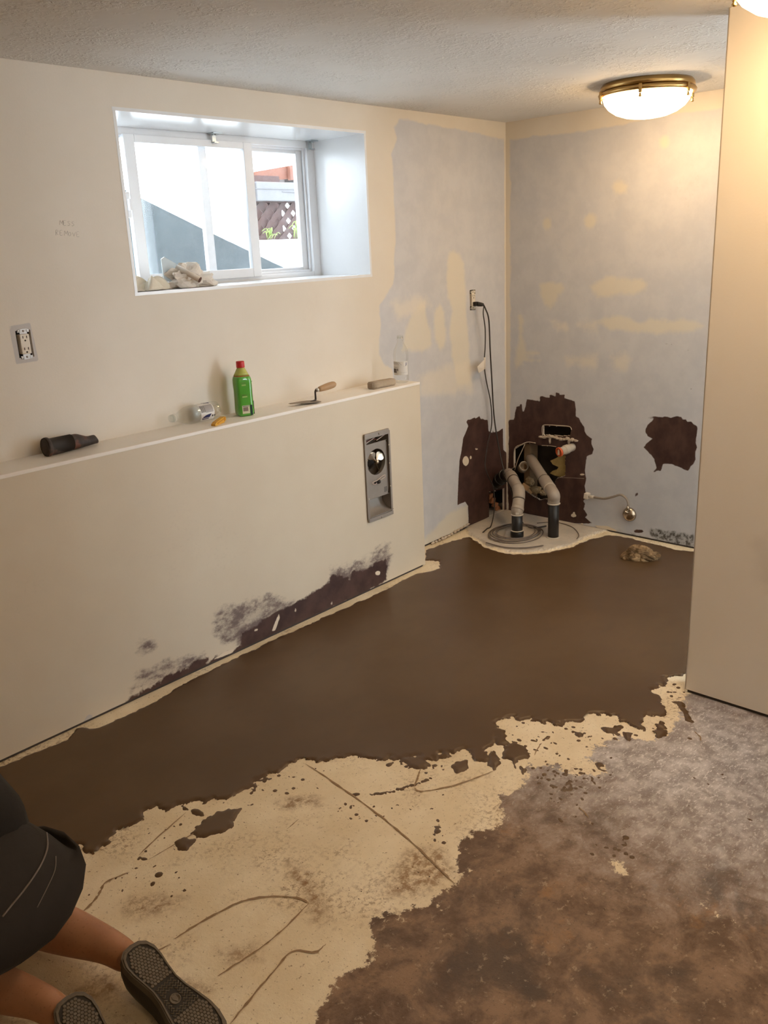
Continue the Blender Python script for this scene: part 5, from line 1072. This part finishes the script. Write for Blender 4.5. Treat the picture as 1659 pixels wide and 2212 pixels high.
# pale torn rims of the holes
def rim_line(name, pts, fn, r, parent): obj(name, MB().tube([fn(*p) for p in pts], [r*(0.6+0.7*r6.random()) for _ in pts], 6, 4), M_PLAS, parent)
rim_line('torn_edge', crop([(978, 560), (972, 500), (985, 455), (1060, 452), (1130, 458), (1200, 462), (1250, 470), (1266, 500)], *C2), lambda u, v: bw(u, v, 0.002), 0.0028, wall_back)
rim_line('torn_edge', crop([(690, 850), (700, 690), (770, 648), (830, 622), (905, 632)], *C2), lambda u, v: bw(u, v, 0.003), 0.0034, wall_back)
rim_line('torn_edge', crop([(970, 655), (1040, 658), (1110, 668)], *C2), lambda u, v: bw(u, v, 0.003), 0.0026, wall_back)
rim_line('torn_edge', crop([(1130, 975), (1260, 978), (1390, 985)], *C2), lambda u, v: bw(u, v, 0.001), 0.0012, wall_back)
rim_line('torn_edge', crop([(700, 900), (730, 800), (770, 710), (800, 645)], *C2), lambda u, v: bw(u, v, 0.006), 0.0030, wall_back)
m = MB()
for i in range(5): m.box(lw(1058+i*5.5, 1072+i*9, 0.05), (0.05, 0.02, 0.035), Euler((0.1, 0.2*i, 0.1)), bev=0.004)
tag(obj('brick_rubble', m, pmat('orange_brick', (0.30, 0.115, 0.05), 0.9, 0, 0.25, 30, 0.4)), 'orange-brown brick rubble showing in the low hole in the corner', 'rubble')
# dirt crumbs along the back wall foot
for i, (u0, u1, v0, v1) in enumerate(((935, 1010, 1180, 1136),)):
    for k in range(12):
        f_ = k/11; p = lw(u0+(u1-u0)*f_, v0+(v1-v0)*f_-3, -0.008)
        obj('plaster_crumb', MB().blob((p[0], -0.009, max(0.008, p[2])), (0.012+0.006*r6.random(), 0.006, 0.006+0.005*r6.random()), k, 0.5, 2, 2), M_PLAS, wall_left)

# ================================================================== WATER LINE ON THE BACK WALL
M_BRAID = pmat('braided_steel_hose', (0.36, 0.31, 0.26), 0.45, 0.5, 0.25, 160, 0.3)
M_CHR = pmat('tarnished_chrome', (0.50, 0.42, 0.33), 0.22, 1.0, 0.15, 25)
wlp = [(1272, 1073, 0.020), (1284, 1074, 0.024), (1305, 1077, 0.030), (1325, 1073, 0.034), (1340, 1069, 0.036), (1352, 1076, 0.036), (1357, 1088, 0.036), (1357, 1098, 0.034), (1355, 1106, 0.034)]
wl_ = thing('water_line', 'braided water line with a white nut, curving down to a chrome rosette on the back wall', 'hose', bw(1320, 1090, 0.0))
obj('hose', MB().tube([bw(*p) for p in wlp], 0.0065, 12, 6), M_BRAID, wl_)
obj('nut', MB().box(bw(1268, 1071, 0.016), (0.034, 0.026, 0.034), Euler((0.1, 0, BA)), bev=0.004).cyl(bw(1274, 1073, 0.02), bw(1283, 1074, 0.024), 0.009, None, 12), pmat('white_nut', (0.70, 0.64, 0.55), 0.4, 0, 0.05, 20), wl_)
rc = bw(1360, 1111, 0.0)
obj('rosette', MB().lathe([(0.041, 0.0), (0.040, 0.006), (0.034, 0.016), (0.022, 0.023), (0.010, 0.026), (0.0, 0.0265)], rc, BN, 32), M_CHR, wl_)
obj('stop_valve', MB().cyl(bw(1354, 1107, 0.014), bw(1354, 1107, 0.050), 0.010, 0.009, 14).lathe([(0.0, 0), (0.008, 0.0), (0.009, 0.006), (0.0, 0.008)], bw(1352, 1106, 0.048), BN, 14), M_CHR, wl_)
obj('ferrule', MB().cyl(bw(1357, 1093, 0.035), bw(1355, 1104, 0.036), 0.0082, None, 12), M_CHR, wl_)

# ================================================================== RAG ON THE WET CEMENT
rag_c = fl(1383, 1208)
ragm = NT('dirty_tan_rag', 0.9); ragm.color(ragm.mix(ragm.step(ragm.noise(22, 5), 0.35, 0.68), (0.17, 0.105, 0.052), (0.42, 0.285, 0.155))); ragm.bump(ragm.noise(160, 3), 0.4, 0.002)
tag(obj('floor_rag', MB().add(*rag_mesh((rag_c[0]-0.005, rag_c[1]+0.005, 0.0052), 0.098, 0.066, 0.070, 2.0, math.radians(-58)), True), ragm.m), 'crumpled tan rag lying on the wet cement near the back wall', 'rag')
# ================================================================== KNEELING PERSON (cut off by the left edge of the picture)
def skin_t():
    t = NT('sun_tanned_skin', 0.48, 0, 0.4)
    c = t.mix(t.step(t.noise(7, 4), 0.3, 0.7), (0.36, 0.165, 0.085), (0.46, 0.225, 0.120)); c = t.mix(t.math('MULTIPLY', t.step(t.noise(140, 3), 0.58, 0.70), 0.35), c, (0.20, 0.085, 0.045))
    t.color(c); t.bump(t.noise(180, 3), 0.15, 0.001); t.b.inputs['Subsurface Weight'].default_value = 0.08; t.b.inputs['Subsurface Radius'].default_value = (0.01, 0.004, 0.002); return t.m
M_SKIN = skin_t()
M_SHORT = pmat('black_work_shorts', (0.020, 0.0155, 0.013), 0.85, 0, 0.25, 35, 0.25)
M_SHIRT = pmat('black_tshirt', (0.011, 0.0095, 0.009), 0.9, 0, 0.25, 40, 0.25)
M_PIPING = pmat('grey_piping', (0.16, 0.13, 0.11), 0.6, 0, 0.2, 40)
def skin_body(name, joints, edges, mat, parent, sub=2, root=0):
    me = bpy.data.meshes.new(name); me.from_pydata([tuple(j[:3]) for j in joints], edges, []); me.update()
    o = bpy.data.objects.new(name, me); col.objects.link(o); o.modifiers.new('skin', 'SKIN')
    sv = me.skin_vertices[0].data if me.skin_vertices else None
    if sv is None:
        bm = bmesh.new(); bm.from_mesh(me); bm.verts.layers.skin.verify(); bm.to_mesh(me); bm.free(); sv = me.skin_vertices[0].data
    for i, j in enumerate(joints):
        r = j[3]; sv[i].radius = (r, r) if not isinstance(r, tuple) else r
        sv[i].use_root = (i == root)
    o.modifiers['skin'].use_smooth_shade = True
    s = o.modifiers.new('sub', 'SUBSURF'); s.levels = sub; s.render_levels = sub
    dg = bpy.context.evaluated_depsgraph_get(); m2 = bpy.data.meshes.new_from_object(o.evaluated_get(dg)); bpy.data.objects.remove(o)
    inv = parent.matrix_world.inverted(); m2.transform(inv); m2.materials.clear(); m2.materials.append(mat); m2.name = name
    m2.polygons.foreach_set('use_smooth', [True]*len(m2.polygons))
    q = bpy.data.objects.new(name, m2); col.objects.link(q); q.parent = parent; return q
pr = thing('person', 'person in black shorts and black shirt kneeling with back turned, shoe soles showing', 'person', (-3.80, -1.0, 0.0))
DY = -0.125
def sh_(L): return [(x, y+DY, z, r) for x, y, z, r in L]
J = sh_([(-3.835, -1.130, 0.375, 0.100), (-3.745, -1.135, 0.335, 0.105), (-3.745, -0.93, 0.200, 0.085), (-3.735, -0.745, 0.075, 0.062), (-3.700, -0.905, 0.078, 0.064), (-3.655, -1.045, 0.085, 0.060), (-3.612, -1.195, 0.088, 0.038), (-3.602, -1.265, 0.075, 0.036),
     (-3.925, -1.135, 0.335, 0.105), (-3.945, -0.93, 0.200, 0.085), (-3.965, -0.745, 0.075, 0.062), (-3.925, -0.905, 0.078, 0.062), (-3.850, -1.05, 0.080, 0.058), (-3.790, -1.205, 0.080, 0.037), (-3.780, -1.275, 0.070, 0.036),
     (-3.835, -1.00, 0.425, 0.085), (-3.835, -0.84, 0.465, 0.100), (-3.835, -0.70, 0.500, 0.095), (-3.835, -0.61, 0.525, 0.054), (-3.835, -0.555, 0.545, 0.060), (-3.835, -0.490, 0.560, 0.092), (-3.835, -0.420, 0.565, 0.080),
     (-3.665, -0.70, 0.465, 0.060), (-3.635, -0.63, 0.270, 0.046), (-3.655, -0.50, 0.100, 0.034), (-3.660, -0.44, 0.052, 0.028),
     (-4.005, -0.70, 0.465, 0.060), (-4.035, -0.63, 0.270, 0.046), (-4.020, -0.50, 0.100, 0.034), (-4.015, -0.44, 0.052, 0.028)])
E_ = [(0, 1), (1, 2), (2, 3), (3, 4), (4, 5), (5, 6), (6, 7), (0, 8), (8, 9), (9, 10), (10, 11), (11, 12), (12, 13), (13, 14), (0, 15), (15, 16), (16, 17), (17, 18), (18, 19), (19, 20), (20, 21), (17, 22), (22, 23), (23, 24), (24, 25), (17, 26), (26, 27), (27, 28), (28, 29)]
body = skin_body('body', J, E_, M_SKIN, pr)
def add_fingers(wr, sx):
    wv = V3(wr); fw = Vector((0.0, 0.99, -0.10)); side = Vector((1, 0, 0)); m = MB()
    m.tube([wv, wv+fw*0.045, wv+fw*0.09], [0.026, 0.036, 0.034], 10, 4)
    for k, L in enumerate((0.066, 0.076, 0.071, 0.056)):
        b = wv+fw*0.085+side*(k-1.5)*0.019*sx
        m.tube([b, b+fw*L*0.45+Vector((0, 0.0, 0.004)), b+fw*L*0.75+Vector((0, -0.002, -0.006)), b+fw*L*0.85+Vector((0, -0.006, -0.018))], [0.0092, 0.0090, 0.0082, 0.0070], 8, 4)
    b = wv+fw*0.03-side*0.026*sx
    m.tube([b, b-side*0.020*sx+fw*0.030, b-side*0.018*sx+fw*0.058, b-side*0.010*sx+fw*0.075], [0.012, 0.011, 0.0095, 0.008], 8, 4)
    return obj('hand', m, M_SKIN, pr)
add_fingers((-3.660, -0.44+DY, 0.050), 1); add_fingers((-4.015, -0.44+DY, 0.050), -1)
# clothes follow the body
shorts = skin_body('shorts', sh_([(-3.835, -1.130, 0.365, 0.168), (-3.742, -1.135, 0.325, 0.138), (-3.728, -1.03, 0.240, 0.124), (-3.712, -0.91, 0.165, 0.104), (-3.928, -1.135, 0.325, 0.138), (-3.945, -1.03, 0.240, 0.124), (-3.960, -0.91, 0.165, 0.104), (-3.835, -1.040, 0.415, 0.148), (-3.835, -0.95, 0.445, 0.120)]), [(7, 8), (0, 1), (1, 2), (2, 3), (0, 4), (4, 5), (5, 6), (0, 7)], M_SHORT, pr)
shirt = skin_body('shirt', sh_([(-3.835, -1.125, 0.405, 0.160), (-3.835, -1.00, 0.440, 0.158), (-3.835, -0.84, 0.475, 0.158), (-3.835, -0.70, 0.505, 0.135), (-3.835, -0.63, 0.525, 0.076), (-3.665, -0.70, 0.465, 0.082), (-3.645, -0.655, 0.345, 0.074), (-4.005, -0.70, 0.465, 0.082), (-4.025, -0.655, 0.345, 0.074)]),
    [(0, 1), (1, 2), (2, 3), (3, 4), (3, 5), (5, 6), (3, 7), (7, 8)], M_SHIRT, pr)
# head: face and hair
hc = Vector((-3.835, -0.465+DY, 0.570)); hd_ = Vector((0, 0.60, -0.80)); up_ = Vector((0, 0.80, 0.60))
obj('hair', MB().blob(hc-hd_*0.012+up_*0.022, (0.090, 0.105, 0.098), 3, 0.10, 4, 3), pmat('dark_brown_hair', (0.035, 0.022, 0.015), 0.7, 0, 0.3, 60, 0.5), pr)
m = MB().blob(hc+hd_*0.108-up_*0.01, (0.014, 0.022, 0.022), 1, 0.1, 3)
obj('nose', m, M_SKIN, pr)
for s_ in (-1, 1):
    obj('eye', MB().blob(hc+hd_*0.086+up_*0.016+Vector((0.032*s_, 0, 0)), (0.012, 0.010, 0.010), 2, 0.0, 2), pmat('eye_white', (0.7, 0.68, 0.64), 0.3), pr)
    obj('ear', MB().blob(hc+Vector((0.092*s_, -0.01, -0.01)), (0.010, 0.020, 0.030), 4, 0.15, 3), M_SKIN, pr)
obj('mouth', MB().blob(hc+hd_*0.088-up_*0.050, (0.024, 0.010, 0.007), 5, 0.1, 2), pmat('lip', (0.35, 0.12, 0.09), 0.5), pr)
# ---- shoes, sole turned up and back
M_SHOE = pmat('black_shoe_leather', (0.020, 0.018, 0.017), 0.55, 0, 0.2, 40, 0.2)
M_SOLE = pmat('worn_black_rubber_sole', (0.135, 0.112, 0.088), 0.7, 0, 0.25, 30, 0.3)
M_TREAD = pmat('dusty_tread', (0.15, 0.122, 0.092), 0.75, 0, 0.22, 60, 0.3)
M_GROOVE = pmat('dark_groove', (0.030, 0.025, 0.021), 0.8, 0, 0.2, 40)
# outline of the sole, heel at y = 0, toe at y = 0.30
SO = [(0.0, 0.0), (0.020, 0.003), (0.033, 0.014), (0.040, 0.034), (0.040, 0.060), (0.036, 0.090), (0.033, 0.120), (0.036, 0.150), (0.044, 0.185), (0.050, 0.215), (0.050, 0.242), (0.043, 0.270), (0.029, 0.291), (0.010, 0.300), (-0.010, 0.300), (-0.028, 0.291), (-0.041, 0.270), (-0.047, 0.242), (-0.047, 0.215), (-0.042, 0.185), (-0.034, 0.150), (-0.031, 0.120), (-0.034, 0.090), (-0.039, 0.060), (-0.040, 0.034), (-0.033, 0.014), (-0.020, 0.003)]
def inside(x, y, d=0.0): return float(sdf(np.array([[x, y]]), SO)[0]) > d
def make_shoe(M, full):
    def tf(mb):
        mb.v = [tuple(M @ Vector(p)) for p in mb.v]; return mb
    s1 = [(x*1.05, 0.15+(y-0.15)*1.03) for x, y in SO]
    root = obj('shoe', tf(MB().prism(s1, lambda a, b, q: (a, b, q), -0.020, 0.0)), M_SOLE, pr)
    up = MB(); n = len(SO); lv = [(1.03, -0.018, 0.0), (1.02, -0.035, 0.0), (0.96, -0.055, 0.10), (0.82, -0.075, 0.30), (0.66, -0.090, 0.50)]
    vs = []
    for (k, z, tcut) in lv:
        for x, y in SO: vs.append((x*k, 0.14+(y-0.14)*(0.5+0.5*k) if y > 0.14 else 0.14+(y-0.14)*(0.72+0.28*k), z+ (0.030 if y > 0.2 else 0.0)*max(0, (-z-0.03)/0.06)*1.0))
    fs = []
    for i in range(len(lv)-1):
        for k in range(n): k2 = (k+1) % n; fs.append((i*n+k, i*n+k2, (i+1)*n+k2, (i+1)*n+k))
    fs.append(tuple((len(lv)-1)*n+k for k in range(n)))
    obj('upper', tf(MB().add(vs, fs, True)), M_SHOE, root, False)
    s2 = [(x*0.90, 0.15+(y-0.15)*0.955) for x, y in SO]
    obj('outsole_ground', tf(MB().prism(s2, lambda a, b, q: (a, b, q), -0.001, 0.0008)), M_GROOVE, root, False)
    s3 = MB(); nn = len(SO); w_ = [(x*0.985, 0.15+(y-0.15)*0.992) for x, y in SO]; w2 = [(x*0.89, 0.15+(y-0.15)*0.955) for x, y in SO]
    s3.add([(a, b, 0.0034) for a, b in w_]+[(a, b, 0.0034) for a, b in w2]+[(a, b, 0.0) for a, b in w_]+[(a, b, 0.0) for a, b in w2], [(i, (i+1) % nn, nn+(i+1) % nn, nn+i) for i in range(nn)]+[(2*nn+i, 2*nn+(i+1) % nn, (i+1) % nn, i) for i in range(nn)]+[(nn+i, nn+(i+1) % nn, 3*nn+(i+1) % nn, 3*nn+i) for i in range(nn)])
    obj('sole_border', tf(s3), M_TREAD, root, False)
    # honeycomb studs under heel and ball, zigzag bars under the arch
    studs = MB(); px_ = 0.0082
    for j in range(-1, 45):
        for i in range(-8, 9):
            x = (i+(0.5 if j % 2 else 0))*px_; y = 0.008+j*px_*0.866
            heel = y < 0.112-abs(x-0.004)*0.15; ball = 0.196 < y < 0.290
            if (heel or ball) and inside(x/0.88, 0.15+(y-0.15)/0.945, 0.004):
                hx_ = [(x+0.0039*math.cos(math.radians(60*q+30)), y+0.0039*math.sin(math.radians(60*q+30))) for q in range(6)]
                studs.prism(hx_, lambda a, b, q: (a, b, q), 0.0006, 0.0030)
    obj('stud_field', tf(studs), M_TREAD, root, False)['kind'] = 'stuff'
    for j in range(10):
        y = 0.120+0.0078*j
        if full is False and j > 4: break
        zz = MB(); pts = []
        for i in range(-9, 10):
            x = i*0.0043; yy = y+(0.0036 if i % 2 else -0.0020)
            if inside(x/0.86, 0.15+(yy-0.15)/0.94, 0.002) and not (abs(x-0.006) < 0.013 and 0.146 < yy < 0.178): pts.append((x, yy))
            else:
                if len(pts) > 2: zz.tube([(a, b, 0.0016) for a, b in pts], 0.0014, 5, 1)
                pts = []
        if len(pts) > 2: zz.tube([(a, b, 0.0016) for a, b in pts], 0.0014, 5, 1)
        if zz.v: obj('zigzag_bar', tf(zz), M_TREAD, root, False)
    obj('round_emblem', tf(MB().lathe([(0.0125, 0.0006), (0.0125, 0.0030), (0.0105, 0.0030), (0.0100, 0.0012), (0.0, 0.0012)], (0.006, 0.162, 0), (0, 0, 1), 20).prism([(0.000, 0.154), (0.010, 0.154), (0.012, 0.160), (0.006, 0.170), (0.001, 0.166)], lambda a, b, q: (a, b, q), 0.0010, 0.0028)), M_TREAD, root, False)
    return root
def frame(heel, toe, nrm):
    h = V3(heel); y = (V3(toe)-h).normalized(); z = V3(nrm); z = (z-y*z.dot(y)).normalized(); x = y.cross(z)
    return Matrix(((x.x, y.x, z.x, h.x), (x.y, y.y, z.y, h.y), (x.z, y.z, z.z, h.z), (0, 0, 0, 1)))
toC = (CAM-np.array([-3.6, -1.4, 0.1])); toC = toC/np.linalg.norm(toC)
sr = make_shoe(frame((-3.606, -1.385, 0.128), (-3.588, -1.670, 0.030), (0.06, -0.35, 0.93)), True)
sl_ = make_shoe(frame((-3.768, -1.385, 0.112), (-3.775, -1.675, 0.030), (0.0, -0.35, 0.93)), True)
# seams of the shorts: side stripe and pocket edge, laid on the cloth
def on_cloth(u, v, dist=4.0):
    o = shorts; d = V3(_f + _r*(u-829.5)/FPX - _u*(v-1106.0)/FPX).normalized(); org = V3(CAM)-o.parent.matrix_world.translation
    hit, loc, nrm, i = o.ray_cast(org, d)
    return (loc+nrm*0.001+o.parent.matrix_world.translation) if hit else None
bpy.context.view_layer.update()
for px_, rr in (([(100, 1800), (102, 1830), (92, 1860), (75, 1890), (50, 1925), (25, 1955), (5, 1980)], 0.0022), ([(120, 1850), (118, 1880), (100, 1920), (80, 1960)], 0.0012), ([(88, 1770), (100, 1790), (108, 1815)], 0.0016)):
    pts = [p for p in (on_cloth(*q) for q in px_) if p is not None]
    if len(pts) > 2: obj('seam', MB().tube(pts, rr, 6, 4), M_PIPING, shorts)
